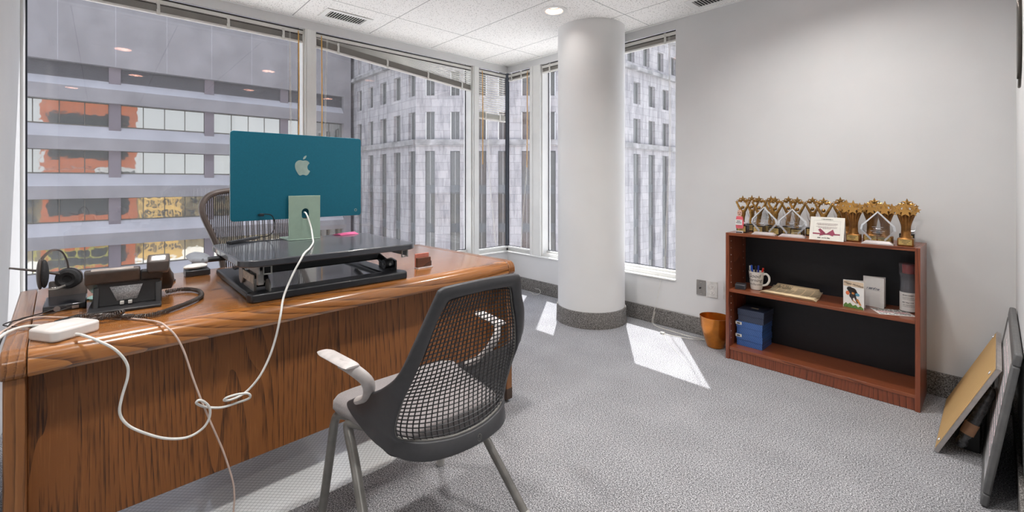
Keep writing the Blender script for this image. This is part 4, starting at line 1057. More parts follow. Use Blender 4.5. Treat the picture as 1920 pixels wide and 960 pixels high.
def trophy_a(label):
    """little figure holding an arc of stars over its head, with a silver swoosh"""
    t = thing('star_figure_trophy', label, 'trophy', (0, 0, 0), 0, 'gold star trophies on the bookcase')
    m = M(); m.box((-.031, -.026, 0), (.031, .026, .050)); b = m.build('base', tb_m, t, bevel=.002)
    M().box((-.025, -.0275, .008), (.025, -.026, .042)).build('plaque', pl_m, b, smooth=False)
    m = M(); lines(m, -.02, .02, -.0279, [(.034, .1, .9), (.027, .25, .75), (.019, .3, .7)], .0022); m.build('plaque_text', ink_m, b, smooth=False)
    m = M()
    m.tube([(0, 0, .050), (-.004, 0, .075), (.0, 0, .10), (0, 0, .125), (0, 0, .146)], [.017, .013, .012, .017, .010], 12)
    for s in (-1, 1): m.tube(spline([(0, 0, .118), (.014*s, 0, .146), (.030*s, 0, .176), (.040*s, 0, .198)], 5), [.0105-.0055*k/15 for k in range(16)], 8)
    m.build('figure', brz, t)
    m = M(); m.ball((0, -.004, .162), .0105); m.build('head', brz, t)
    for x, z, r in ((0, .216, .024), (-.022, .206, .016), (.022, .206, .016), (-.038, .196, .0125), (.038, .196, .0125), (.010, .202, .012), (-.010, .202, .012)):
        m = M(); star(m, (x, -.002+abs(x)*.1, z), r, .004, None, .004); m.build('star', brz, t, smooth=False)
    m = M(); sp = spline([(-.036, .004, .165), (-.030, .006, .12), (-.014, .004, .085), (.010, -.010, .062), (.030, -.012, .064), (.034, 0, .085)], 6)
    m.grid([[tuple(p+Vector((0, 0, -.006*math.sin(PI*i/(len(sp)-1))-.002))), tuple(p+Vector((0, 0, .006*math.sin(PI*i/(len(sp)-1))+.002)))] for i, p in enumerate(sp)]); m.build('swoosh', silv, t, solid=.002)
    return t
def trophy_b(label):
    """bouquet of flat gold stars on a fluted bronze column"""
    t = thing('star_bouquet_trophy', label, 'trophy', (0, 0, 0), 0, 'gold star trophies on the bookcase')
    m = M(); m.box((-.032, -.028, 0), (.032, .028, .040)); b = m.build('base', brz2, t, bevel=.004)
    M().box((-.026, -.0295, .007), (.026, -.028, .034)).build('plaque', pl_m, b, smooth=False)
    m = M(); lines(m, -.022, .022, -.030, [(.028, .05, .95), (.021, .2, .8), (.013, .35, .65)], .0022); m.build('plaque_text', ink_m, b, smooth=False)
    m = M(); m.lathe([(.025, .040), (.021, .050), (.017, .07), (.014, .09), (.012, .105)], 20)
    for x, dy in ((-.034, 0), (-.018, -.006), (0, -.012), (.018, -.006), (.034, 0)):
        m.tube(spline([(x*.30, dy*.5, .06), (x*.34, dy, .105), (x*.75, dy, .150), (x*1.1, dy, .178)], 4), [.010-.0035*k/12 for k in range(13)], 6)
    m.build('stems', brz2, t)
    for x, y, z, r in ((0, -.024, .176, .030), (-.030, -.014, .172, .020), (.030, -.014, .172, .020), (0, -.010, .200, .028), (-.028, -.004, .195, .020), (.028, -.004, .195, .020), (-.044, .0, .184, .016), (.044, 0, .184, .016)):
        m = M(); star(m, (x, y, z), r, .005); m.mi = [0 if i < 10 else 1 for i in range(len(m.f))]; m.build('star', [gold_f, brz2], t, smooth=False)
    return t
TZ = BH
A_spots = [(-1.118, 3.065, 'first gold figure trophy from the left end of the bookcase top'), (-1.105, 3.185, 'gold star trophy in the back row behind the first two trophies at left'), (-1.030, 3.092, 'second gold figure trophy in the front row from the left'),
           (-.990, 3.185, 'gold star trophy in the back row between the two left crystal awards'), (-.930, 3.070, 'gold figure trophy in front just right of the first crystal award'), (-.890, 3.185, 'gold star trophy in the back row above the second crystal award'),
           (-.812, 3.075, 'gold figure trophy directly behind the second crystal award'), (-.762, 3.190, 'gold star trophy in the back row at the left edge of the gift card'), (-.680, 3.075, 'gold figure trophy standing behind the middle of the gift card'),
           (-.628, 3.215, 'gold star trophy behind the right top corner of the gift card'), (-.468, 3.200, 'darker gold star trophy behind the bouquet trophies and the large crystal'), (-.330, 3.200, 'gold star trophy peeping over the rightmost bouquet trophy')]
A0 = trophy_a(A_spots[0][2])
for i, (x, y, lb) in enumerate(A_spots):
    o = A0 if i == 0 else dup(A0, (x, y, TZ), .05*((i*7) % 3-1), lb)
    o.location = (x, y, TZ)
B_spots = [(-.540, 3.072, 'bronze bouquet trophy of flat stars just right of the gift card'), (-.585, 3.150, 'bronze bouquet trophy partly hidden behind the gift card edge'), (-.405, 3.075, 'bronze bouquet trophy standing behind the large crystal award'), (-.470, 3.120, 'bronze bouquet trophy in the back seen through the large crystal award'), (-.318, 3.045, 'bronze bouquet trophy alone at the right end of the bookcase top')]
B0_ = trophy_b(B_spots[0][2])
for i, (x, y, lb) in enumerate(B_spots):
    o = B0_ if i == 0 else dup(B0_, (x, y, TZ), 0, lb)
    o.location = (x, y, TZ)
# crystal awards
cry = glass_sheet('crystal_face', (.93, .94, .95), .10)
cre = mat('crystal_bevel', (206, 208, 212), .15, alpha=.75, coat=.6)
crb = mat('crystal_base', (196, 186, 184), .12, alpha=.85, coat=.6)
def crystal(x, y, w, h, label):
    t = thing('crystal_award', label, 'crystal award', (x, y, TZ))
    m = M(); extr(m, [], 0, 0) if False else None
    m.prism([(-w*.44, -.022), (w*.44, -.022), (w*.44, .022), (-w*.44, .022)], 0, .006)
    m.add([(-w*.42, -.020, .006), (w*.42, -.020, .006), (w*.42, .020, .006), (-w*.42, .020, .006), (-w*.32, -.010, .019), (w*.32, -.010, .019), (w*.32, .010, .019), (-w*.32, .010, .019)], [(0,1,5,4), (1,2,6,5), (2,3,7,6), (3,0,4,7), (4,5,6,7)])
    m.build('base', crb, t, smooth=False)
    P = [(-w*.20, .019), (-w*.50, h*.42), (-w*.47, h*.56), (0, h), (w*.47, h*.56), (w*.50, h*.42), (w*.20, .019)]
    Q = [(px*.86, .022+(pz-.019)*.90+.004) for px, pz in P]
    m = M(); n = len(P)
    for yy in (-.006, .006): m.add([(a, yy, b) for a, b in Q], [tuple(range(n))])
    m.build('face', cry, t, smooth=False)
    m = M()
    for i in range(n-1):
        a, b, c, d = P[i], P[i+1], Q[i+1], Q[i]
        m.add([(a[0], -.002, a[1]), (b[0], -.002, b[1]), (c[0], -.0065, c[1]), (d[0], -.0065, d[1]), (a[0], .002, a[1]), (b[0], .002, b[1]), (c[0], .0065, c[1]), (d[0], .0065, d[1])],
              [(0,1,2,3), (7,6,5,4), (0,4,5,1), (3,2,6,7)])
    m.build('bevelled_edge', cre, t, smooth=False)
    m = M(); lines(m, -w*.2, w*.2, -.0068, [(h*.52, .1, .9), (h*.46, .2, .8), (h*.40, .0, 1), (h*.35, .15, .85)], .0018); m.build('etching', cre, t, smooth=False)
crystal(-.975, 3.012, .150, .175, 'clear crystal award, leftmost of the three, in front of the figure trophies')
crystal(-.822, 3.012, .155, .170, 'clear crystal award, middle one of the three, left of the gift card')
crystal(-.426, 3.008, .150, .175, 'clear crystal award, rightmost of the three, before the bouquet trophies')
# acrylic stand-up of a person holding a sign
t = thing('photo_standee', 'acrylic photo cut-out of a person in pink, far left of the bookcase top', 'figurine', (-1.118, 3.010, TZ))
m = M(); m.box((-.020, -.010, 0), (.020, .010, .014)); m.build('base', mat('clear_base', (214, 214, 216), .15, coat=.4), t, bevel=.002)
skin = mat('printed_skin', (214, 170, 150), .6); pk = mat('printed_pink', (214, 96, 106), .6); paper = mat('white_paper', (228, 226, 222), .8, var=.01)
m = M(); m.prism([(.016*math.cos(k*PI/10)*(.9), .128+.022*math.sin(k*PI/10)) for k in range(20)], 0, .003, frame((0, .0015, 0), (1, 0, 0), (0, 0, 1))); m.build('head', skin, t)
m = M(); m.prism([(-.022, .030), (.020, .030), (.026, .07), (.018, .105), (-.018, .108), (-.026, .07)], 0, .003, frame((0, .0015, 0), (1, 0, 0), (0, 0, 1))); m.build('torso', pk, t, smooth=False)
m = M(); m.box((-.024, -.004, .052), (.016, -.002, .086)); m.build('sign', paper, t, smooth=False)
m = M(); m.box((-.0045, -.0045, .118), (.0045, -.0015, .121)); m.box((-.009, -.0045, .130), (-.004, -.0015, .133)); m.box((.004, -.0045, .130), (.009, -.0015, .133)); m.box((-.02, -.0045, .064), (.012, -.004, .068)); m.box((-.016, -.0045, .074), (.006, -.004, .078)); m.build('print', ink_m, t, smooth=False)
m = M(); m.box((-.018, -.0105, .003), (.018, -.010, .010)); m.build('base_strip', ink_m, t, smooth=False)

# tent card with a ribbon print
t = thing('gift_card', 'white folded tent card printed with a dark pink ribbon in front of the trophies', 'card', (-.650, 3.000, TZ), math.radians(-4))
t.rotation_euler = (0, 0, math.radians(-3))
lean = .030; hh = .128; wc = .082
m = M(); m.add([(-wc, -.012, 0), (wc, -.012, 0), (wc, -.012+lean, hh), (-wc, -.012+lean, hh)], [(0, 1, 2, 3)]); m.add([(-wc, -.012+lean, hh), (wc, -.012+lean, hh), (wc, .036, 0), (-wc, .036, 0)], [(0, 1, 2, 3)]); m.build('folded_card', mat('cream_card', (230, 226, 216), .8, var=.01), t, solid=.0008, smooth=False)
Tc = frame((0, -.0128, 0), (1, 0, 0), (0, lean, hh)); 
def onc(m, x0, y0, x1, y1, h=.0004): m.box((x0, y0, 0), (x1, y1, h), Tc)
m = M(); onc(m, -.064, .112, .064, .1126); onc(m, -.064, .016, -.0634, .112); onc(m, .0634, .016, .064, .112); o = m.build('printed_border', mat('pale_grey_ink', (186, 184, 184), .8), t, smooth=False)
m = M()
for y, a, b in ((.096, -.048, .050), (.091, -.050, .052), (.086, -.044, .044), (.076, -.052, .050), (.071, -.040, .046), (.066, -.02, .02)):
    x = a
    while x < b:
        w_ = random.uniform(.003, .009); onc(m, x, y-.0009, min(b, x+w_), y+.0009); x += w_+.0018
m.build('printed_lines', mat('mauve_ink', (150, 128, 132), .8), t, smooth=False)
rb = mat('dark_pink_ribbon', (150, 62, 86), .6)
m = M(); onc(m, -.066, .033, .064, .040, .0006)
for poly in ([(-.008, .036), (-.040, .060), (-.030, .066), (-.006, .044)], [(.002, .040), (.030, .064), (.040, .040), (.030, .026)], [(-.006, .034), (-.034, .024), (-.030, .032), (-.010, .040)], [(-.004, .030), (-.028, .040), (-.040, .060), (-.012, .044)]): m.prism(poly, .0006, .0012, Tc)
m.build('ribbon_print', rb, t, smooth=False)
ink_marks(Tc @ Matrix.Translation((0, .119, .0004)), .054, .0055, ink_m, t, seed=2)
ink_marks(Tc @ Matrix.Translation((-.012, .013, .0004)), .060, .0075, ink_m, t, .3, seed=5)

# ------------------------------------------------------------------ on the middle shelf
SZ = .452
mug = thing('coffee_mug', 'white mug with black handwritten lettering, full of pens, on the middle shelf', 'mug', (-1.052, 3.110, SZ))
mug_m = mat('white_ceramic', (226, 222, 214), .25, coat=.4, var=.01)
m = M(); m.lathe([(.001, .004), (.030, .004), (.041, .112), (.043, .117), (.045, .116), (.044, .110), (.036, .020), (.033, .002), (.001, 0)], 36); m.build('cup', mug_m, mug)
m = M(); m.tube(spline([(.040, 0, .100), (.058, 0, .106), (.073, 0, .090), (.074, 0, .064), (.060, 0, .040), (.036, 0, .030)], 6), .0052, 8, flat=1.3); m.build('handle', mug_m, mug)
def wrap_text(body, size, z, m_, parent, r0, r1, zz, ang, sh=.25):
    cu = bpy.data.curves.new('t', 'FONT'); cu.body = body; cu.size = size; cu.extrude = .0003; cu.align_x = 'CENTER'; cu.align_y = 'CENTER'; cu.shear = sh; cu.resolution_u = 2
    ob = bpy.data.objects.new('t', cu); COL.objects.link(ob); dg = bpy.context.evaluated_depsgraph_get(); me = bpy.data.meshes.new_from_object(ob.evaluated_get(dg)); bpy.data.objects.remove(ob)
    for v in me.vertices:
        x, y, d = v.co; zc = z+y; R = r0+(r1-r0)*zc/zz+.0006+d; a = ang+x/R; v.co = (R*math.cos(a), R*math.sin(a), zc)
    me.materials.clear(); me.materials.append(m_); o = bpy.data.objects.new('lettering', me); COL.objects.link(o); o.parent = parent
a0 = -PI/2+math.radians(18)-.42
for b_, s_, z_ in (('Good', .034, .090), ('Morning', .030, .064), ('Handsome', .024, .038)): wrap_text(b_, s_, z_, ink_m, mug, .033, .044, .112, a0, .35)
pen_cols = {'blue': mat('blue_pen', (36, 84, 190), .35), 'white': mat('white_pen', (224, 222, 216), .35), 'black': mat('black_pen', (40, 40, 44), .35), 'navy': mat('navy_pen', (30, 52, 140), .35), 'red': mat('red_pen', (214, 48, 36), .35)}
for nme, lb, x, y, dx, dy, L in (('white', 'white pen at the left rim of the mug', -.026, -.002, -.012, 0, .142), ('blue', 'bright blue pen beside the white pen in the mug', -.018, -.010, -.008, -.004, .148), ('black', 'black pen between the two blue pens in the mug', -.004, -.004, 0, 0, .143), ('navy', 'blue pen with clip in the middle of the mug', .010, -.004, .004, 0, .149), ('red', 'red pen at the right rim of the mug', .024, -.002, .016, .004, .136)):
    p = thing('pen', lb, 'pen', (-1.052+x, 3.110+y, SZ+.006)); p['group'] = 'pens in the mug'
    top = Vector((dx, dy, L)); base = Vector((-x*.6, -y*.6, 0))
    m = M(); m.tube([base, base.lerp(top, .7)], .0042, 8); m.build('barrel', pen_cols['white' if nme in ('blue', 'navy') else nme], p)
    m = M(); m.tube([base.lerp(top, .7), top], .0056, 10); c_ = m.build('cap', pen_cols[nme], p, bevel=.001)
    m = M(); k = base.lerp(top, .8); m.box((top.x-.0015, top.y-.009, k.z), (top.x+.0015, top.y-.0055, top.z-.002)); m.build('clip', pen_cols[nme], c_)
t = thing('small_grey_box', 'small dark grey metal box with a framed end lying beside the mug', 'box', (-1.125, 3.045, SZ), math.radians(14))
gb = mat('gunmetal', (78, 78, 82), .4, metal=.4)
M().box((-.030, -.024, 0), (.030, .050, .032)).build('case', gb, t, bevel=.003)
M().box((-.024, -.0255, .006), (.024, -.024, .026)).build('end_window', mat('dark_end', (44, 46, 52), .3), t, bevel=.001)

# folded newspaper
news = mat('newsprint', (232, 208, 168), .9, var=.06, vs=12)
npr = mat('newsprint_text', (160, 146, 122), .9, var=.25, vs=500)
t = thing('newspaper', 'yellowed folded newspaper lying on the middle shelf', 'newspaper', (-.86, 3.11, SZ), math.radians(-3))
m = M()
for k in range(5):
    o_ = k*.003; z = .0012+k*.0030; rows = []
    for i in range(9):
        f = i/8; y = -.075+f*.17
        lift = .030*max(0, (f-.45)/.55)**1.6
        rows.append([(-.150+.004*k+.035*f, y-o_, z+lift*(.4+.15*k)), (-.05, y-o_, z+lift*(.4+.15*k)), (.06, y-o_, z+lift*(.4+.15*k)), (.158-.002*k-.02*f, y-o_, z+lift*(.35+.15*k)+.002*math.sin(i))])
    m.grid(rows)
m.build('folded_sheets', news, t, solid=.0016, smooth=True)
m = M()
def pz(f): return .0012+4*.003+.030*max(0, (f-.45)/.55)**1.6*1.0+.0014
for c in range(6):
    xa = -.125+c*.046; 
    for r_ in range(10):
        f0 = .30+r_*.058
        if r_ > 6 and c in (1, 2): continue
        f1 = f0+.030; y0, y1 = -.087+f0*.17, -.087+f1*.17
        sh = .012*f0
        m.quad((xa+sh, y0, pz(f0)), (xa+.040+sh, y0, pz(f0)), (xa+.040+sh, y1, pz(f1)), (xa+sh, y1, pz(f1)))
m.build('columns', npr, t, smooth=False)
for bdy, ff in ((11, .88), (12, .80), (13, .72)):
    ink_marks(frame((-.045, -.087+ff*.17, pz(ff)+.0008), (1, 0, .0), (0, .17*.1, pz(ff+.08)-pz(ff))), .078, .0115, ink_m, t, seed=bdy)
# greeting cards
def gcard(name, lab, x, y, w, h, rz, back, open_):
    t = thing(name, lab, 'greeting card', (x, y, SZ), rz)
    m = M(); m.quad((0, 0, .0005), (w, 0, .0005), (w, 0, h), (0, 0, h)); m.quad((0 if not open_ else 0, 0, .0005), (w*.85, back, .0005), (w*.85, back, h), (0, 0, h))
    m.build('folded_card', paper, t, solid=.0008, smooth=False); return t
t = gcard('holiday_card', 'holiday card with a painted black and tan dog standing open on the middle shelf', -.582, 3.045, .098, .150, math.radians(-12), .055, True)
Tg = frame((0, -.0006, 0), (1, 0, 0), (0, 0, 1))
m = M(); m.box((.002, .118, 0), (.096, .147, .0004), Tg); m.build('printed_sky', mat('beige_print', (206, 184, 158), .8), t, smooth=False)
text('Happy Holidays', .0145, ink_m, t, Tg @ Matrix.Translation((.049, .131, .0006)) @ Matrix.Rotation(-.14, 4, 'Z'), shear=.3)
dogk = mat('printed_dog_black', (48, 46, 46), .8, var=.3, vs=200); dogt = mat('printed_dog_tan', (186, 120, 60), .8, var=.2, vs=200); org = mat('printed_orange', (212, 110, 70), .8); blu = mat('printed_blue', (84, 140, 164), .8); grn = mat('printed_grass', (84, 116, 56), .8, var=.4, vs=300)
def blob(mm, cx, cy, rx, ry, rot=0, h=.0008):
    mm.prism([(cx+rx*math.cos(a)*math.cos(rot)-ry*math.sin(a)*math.sin(rot), cy+rx*math.cos(a)*math.sin(rot)+ry*math.sin(a)*math.cos(rot)) for a in [2*PI*k/18 for k in range(18)]], 0, h, Tg)
m = M(); blob(m, .044, .094, .020, .018); blob(m, .032, .104, .014, .012); blob(m, .056, .086, .012, .018, .5); blob(m, .042, .068, .012, .014); m.prism([(.030, .070), (.044, .040), (.050, .038), (.040, .074)], 0, .0006, Tg); m.prism([(.048, .070), (.066, .030), (.072, .032), (.058, .076)], 0, .0006, Tg); m.build('printed_dog', dogk, t, smooth=False)
m = M(); blob(m, .048, .082, .007, .006, 0, .0011); m.prism([(.044, .046), (.062, .034), (.064, .028), (.046, .040)], 0, .001, Tg); m.prism([(.062, .050), (.078, .022), (.086, .024), (.070, .056)], 0, .001, Tg); m.build('printed_markings', dogt, t, smooth=False)
m = M(); blob(m, .022, .080, .009, .011, 0, .0009); m.build('printed_ball', org, t, smooth=False)
m = M(); blob(m, .068, .078, .010, .008, -.4, .0009); m.build('printed_toy', blu, t, smooth=False)
m = M(); m.prism([(.002, .012), (.014, .026), (.022, .018), (.034, .028), (.046, .014), (.060, .022), (.070, .010), (.082, .020), (.096, .008), (.096, .001), (.002, .001)], 0, .0005, Tg); m.build('printed_grass', grn, t, smooth=False)
t = gcard('note_card', 'plain white note card with one handwritten line behind the holiday card', -.512, 3.165, .098, .165, math.radians(-16), .05, True)
ink_marks(Tg @ Matrix.Translation((.046, .100, .0006)), .060, .014, mat('blue_grey_ink', (120, 124, 136), .8), t, .6, 'handwriting', seed=8)
m = M(); m.box((.014, .092, 0), (.082, .0926, .0006), Tg); m.build('underline', mat('grey_ink', (150, 152, 160), .8), t, smooth=False)
# flyer
t = thing('flyer', 'white flyer with bold black and pink lettering lying flat below the bottle', 'flyer', (-.378, 3.095, SZ), math.radians(28))
M().box((-.078, -.062, .0003), (.078, .062, .0011)).build('sheet', paper, t, smooth=False)
Tf = Matrix.Translation((0, 0, .0012)); pkink = mat('pink_ink', (208, 120, 132), .8)
for i_, (y_, h_, c_) in enumerate(((.046, .020, ink_m), (.022, .020, ink_m), (.002, .014, pkink), (-.014, .010, pkink), (-.032, .014, ink_m), (-.050, .010, ink_m))): ink_marks(Tf @ Matrix.Translation((0, y_, 0)), .140, h_, c_, t, seed=30+i_)
# drinks bottle
t = thing('shaker_bottle', 'clear grey lidded bottle with a red cap inside and a white paper label', 'bottle', (-.322, 3.180, SZ))
smoke = mat('smoky_plastic', (130, 132, 138), .12, alpha=.5, coat=.5); 
m = M(); m.lathe([(.001, .001), (.034, .001), (.036, .008), (.036, .11), (.034, .15), (.037, .20), (.037, .205), (.035, .205), (.032, .15), (.033, .010), (.001, .006)], 28); m.build('body', smoke, t)
m = M(); m.lathe([(.0385, .196), (.0405, .200), (.0395, .225), (.0405, .258), (.034, .262), (.001, .262)], 28); m.build('lid', mat('smoky_lid', (150, 152, 158), .15, alpha=.32, coat=.5), t)
m = M(); m.lathe([(.026, .204), (.027, .250), (.024, .254), (.001, .254)], 20); m.build('inner_cap', mat('red_plastic', (200, 62, 56), .35), t)
m = M(); m.lathe([(.0366, .006), (.0366, .105)], 28); m.build('paper_label', paper, t)
for i, (z_, h_) in enumerate(((.090, .006), (.078, .003), (.070, .003), (.052, .006), (.040, .003), (.032, .003))):
    o = ink_marks(Matrix.Identity(4), .052, h_, ink_m, t, seed=50+i)
    for v in o.data.vertices:
        a = -PI/2+math.radians(6)+v.co.x/.0366; R = .0368+v.co.z; v.co = (R*math.cos(a), R*math.sin(a), z_+v.co.y)

# ------------------------------------------------------------------ boxes on the bottom shelf
def boxmat(name, c):
    m, nt, b = nm(name); v = coords(nt, (1, 1, 1), (0, 0, 0), (0, math.radians(40), 0)); sep = N(nt, 'ShaderNodeSeparateXYZ'); nt.links.new(v, sep.inputs[0])
    f = math_n(nt, 'FRACT', math_n(nt, 'DIVIDE', sep.outputs['X'], .011)); g = math_n(nt, 'LESS_THAN', f, .4)
    nt.links.new(ramp(nt, g, [(0, c), (1, tuple(x*.8 for x in c))]), b.inputs['Base Color']); b.inputs['Roughness'].default_value = .35
    bump(nt, b, f, .4, .002); return m
navy = boxmat('navy_patterned_board', (58, 68, 92)); blue = boxmat('blue_patterned_board', (66, 108, 176)); tagm = mat('white_tag', (222, 220, 212), .7)
for k, (mm, lb) in enumerate(((blue, 'blue patterned box at the bottom of the stack of three'), (blue, 'blue patterned box in the middle of the stack of three'), (navy, 'dark navy patterned box on top of the stack of three'))):
    z = .080+.0795*k; x0, x1 = (-1.158, -1.000) if k < 2 else (-1.150, -.992)
    t = thing('gift_box', lb, 'box', ((x0+x1)/2, 3.150, z+.0003), 0, 'stacked lidded boxes on the bottom shelf'); w2 = (x1-x0)/2
    M().box((-w2+.003, -.087, 0), (w2-.003, .087, .052)).build('box_body', mm, t, bevel=.001)
    l = M().box((-w2, -.090, .040), (w2, .090, .079)).build('lid', mm, t, bevel=.0015)
    if k < 2:
        M().box((-w2-.004, -.0912, .056), (-w2+.034, -.090, .074)).build('size_tag', tagm, l, smooth=False)
        M().box((-w2+.006, -.0916, .060), (-w2+.024, -.0912, .068)).build('tag_print', ink_m, l, smooth=False)
    else:
        M().box((-.020, -.020, .0791), (.022, .000, .0797)).build('top_tag', mat('cream_tag', (190, 180, 156), .7), l, smooth=False)

# ------------------------------------------------------------------ wall plates, basket
plm = mat('plate_plastic', (206, 204, 200), .4); stl = mat('brushed_steel_plate', (168, 166, 162), .32, metal=.7)
t = thing('light_switch_plate', 'brushed steel wall plate with a black knob left of the power outlet', 'wall plate', (-1.498, YB, .354))
M().prism(rrect(-.035, -.057, .035, .057, .003, 2), 0, .005, frame((0, -.0003, 0), (1, 0, 0), (0, 0, 1))).build('plate', stl, t, bevel=.001)
m = M(); m.tube([(-.004, -.005, -.002), (-.004, -.016, -.002)], .006, 12); m.tube([(.004, -.012, .002), (-.010, -.016, -.006)], .003, 8); m.build('knob', blk, t)
m = M(); m.tube([(0, -.005, .040), (0, -.007, .040)], .003, 8); m.build('screw', pin_m, t); m = M(); m.tube([(0, -.005, -.044), (0, -.007, -.044)], .003, 8); m.build('screw', pin_m, t)
t = thing('power_outlet', 'pale double power outlet plate on the grey wall above the gold basket', 'outlet', (-1.415, YB, .353))
M().prism(rrect(-.037, -.058, .037, .058, .003, 2), 0, .005, frame((0, -.0003, 0), (1, 0, 0), (0, 0, 1))).build('plate', plm, t, bevel=.001)
for z in (.020, -.020):
    M().prism([(.017*math.cos(a*PI/12), z+.0145*math.sin(a*PI/12)) for a in range(24)], .0, .0022, frame((0, -.005, 0), (1, 0, 0), (0, 0, 1))).build('socket', mat('socket_face', (220, 218, 214), .4), t)
    m = M(); m.box((-.007, -.0078, z-.001), (-.005, -.007, z+.008)); m.box((.005, -.0078, z-.001), (.007, -.007, z+.008)); m.box((-.002, -.0078, z-.009), (.002, -.007, z-.005)); m.build('slots', dark_m, t, smooth=False)
t = thing('blank_wall_plate', 'blank white wall plate half hidden behind the left side of the bookcase', 'wall plate', (-1.300, YB, .360))
M().prism(rrect(-.037, -.058, .037, .058, .003, 2), 0, .005, frame((0, -.0003, 0), (1, 0, 0), (0, 0, 1))).build('plate', plm, t, bevel=.001)
m = M(); m.tube([(0, -.005, .03), (0, -.007, .03)], .003, 8); m.build('screw', pin_m, t)
bg = thing('waste_basket', 'glossy gold waste basket on the carpet left of the bookcase', 'waste basket', (-1.325, 3.135, 0))
goldm = mat('gold_lacquer', (196, 120, 40), .24, metal=.75, var=.08, vs=14, coat=.4)
def bask(r, z): return [(r*1.03*math.cos(2*PI*k/40), r*.96*math.sin(2*PI*k/40), z+.004*(r/.1)*math.cos(2*PI*k/40)*0) for k in range(40)]
m = M(); m.grid([bask(.05, .002), bask(.053, .004), bask(.066, .045), bask(.082, .095), bask(.093, .145), bask(.099, .205), bask(.1005, .212), bask(.0985, .212), bask(.090, .145), bask(.078, .095), bask(.060, .040), bask(.048, .006)], None, True); n_ = len(m.v)
m.f += [tuple(range(40)), tuple(range(n_-40, n_))]; m.mi += [0, 0]; m.build('bucket', goldm, bg)
# pull cord lying on the carpet below the window
m = M()
P = [(-1.820, 3.288, .372), (-1.830, 3.284, .30), (-1.845, 3.275, .20), (-1.865, 3.262, .10), (-1.865, 3.235, .02), (-1.80, 3.215, .004), (-1.68, 3.200, .004), (-1.55, 3.190, .004), (-1.46, 3.205, .004), (-1.44, 3.19, .004), (-1.50, 3.150, .004), (-1.60, 3.120, .004), (-1.70, 3.100, .004)]
m.tube(spline(P, 8), .0016, 5); m.tube(spline([(x+.008, y+.004, z+.001) for x, y, z in P[3:]], 8), .0014, 5)
cdo = thing('blind_cord', 'thin white blind cord hanging below the window sill and looped on the carpet', 'cord', (-1.6, 3.2, 0)); m.build('cord', cord_m, cdo, world=True)
M().box((-1.72, 3.095, .002), (-1.69, 3.115, .014)).build('toggle', clear_m, cdo, bevel=.002, world=True)
m = M(); m.tube(spline([(-1.705, 3.10, .004), (-1.60, 2.98, .004), (-1.45, 2.83, .004), (-1.26, 2.66, .004)], 8), .0009, 4); m.build('thread', cord_m, cdo, world=True)
m = M(); m.tube(spline([(-3.30, 3.275, .004), (-3.24, 3.25, .006), (-3.16, 3.22, .004), (-3.10, 3.235, .03), (-3.13, 3.25, .055), (-3.20, 3.262, .05)], 8), .0018, 5)
tag(m.build('blind_cord', cord_m), 'short white cord loop on the carpet between the desk and the white column', 'cord')
m = M(); m.tube([(-1.302+.012*math.cos(a*PI/8), 3.235, .232+.012*math.sin(a*PI/8)) for a in range(16)], .0012, 4, closed=True); m.tube([(-1.285+.008*math.cos(a*PI/8), 3.236, .226+.008*math.sin(a*PI/8)) for a in range(16)], .001, 4, closed=True)
m.tube([(-1.302, 3.236, .212), (-1.302, 3.286, .135)], .001, 4)
tag(m.build('wire_curl', clear_m), 'tiny curl of clear wire standing up behind the gold basket rim', 'wire')

# ------------------------------------------------------------------ things leaning in the right corner
wbf = mat('grey_whiteboard_frame', (98, 98, 98), .45); wbw = mat('whiteboard_face', (230, 229, 230), .25, coat=.3)
t = thing('whiteboard', 'grey framed whiteboard with faint pink handwriting leaning on the right wall', 'whiteboard', (-.02, 2.7, 0))
B0v, Uv = Vector((-.034, 2.285, .004)), Vector((.082, 0, .560)).normalized()
Tw = frame(B0v, (0, 1, 0), Uv)       # local z points back towards the wall or room
zn = 1 if (Tw.to_3x3() @ Vector((0, 0, 1))).x > 0 else 1
LW, HW = .835, .565
def wb(m, x0, y0, x1, y1, h0, h1): m.box((x0, y0, h0*zn), (x1, y1, h1*zn), Tw)
m = M(); wb(m, .03, .03, LW-.03, HW-.03, -.006, .006); m.build('writing_surface', wbw, t, world=True, smooth=False)
for a in ((0, 0, LW, .045), (0, HW-.045, LW, HW), (0, .045, .045, HW-.045), (LW-.045, .045, LW, HW-.045)):
    m = M(); wb(m, *a, -.009, .012); m.build('frame_bar', wbf, t, bevel=.006, world=True)
pinkmk = mat('pale_pink_marker', (214, 188, 194), .7)
random.seed(3)
for r_ in range(9):
    m = M(); y = .14+r_*.040; x = .10+random.random()*.03
    while x < .62:
        w_ = random.uniform(.006, .022); wb(m, x, y, x+w_, y+.002+random.random()*.003, -.0066, -.006); x += w_+.008
    m.build('handwriting_line', pinkmk, t, world=True, smooth=False)
# tan-backed picture leaning on it
t = thing('picture_back', 'picture frame leaning face down, showing its tan backing board and hanging rings', 'picture frame', (-.09, 2.9, 0))
Tp_ = frame((-.180, 2.600, .006), (0, 1, 0), Vector((.182, 0, .405)))
zq = -1 if (Tp_.to_3x3() @ Vector((0, 0, 1))).x > 0 else 1
def pb(m, x0, y0, x1, y1, h0, h1): m.box((x0, y0, h0*zq), (x1, y1, h1*zq), Tp_)
m = M(); pb(m, .010, .010, .626, .434, .0, .004); m.build('backing_board', wood('tan_board', (186, 148, 96), (204, 168, 114), (212, 178, 126), 0, 1, ring=4, freq=30, rough=.7, coat=0, fib=1.0), t, world=True, smooth=False)
m = M(); pb(m, 0, 0, .636, .010, -.012, .003); pb(m, 0, .434, .636, .444, -.012, .003); pb(m, 0, .010, .010, .434, -.012, .003); pb(m, .626, .010, .636, .434, -.012, .003); m.build('frame', mat('pale_metal_frame', (176, 170, 166), .35, metal=.5), t, bevel=.001, world=True)
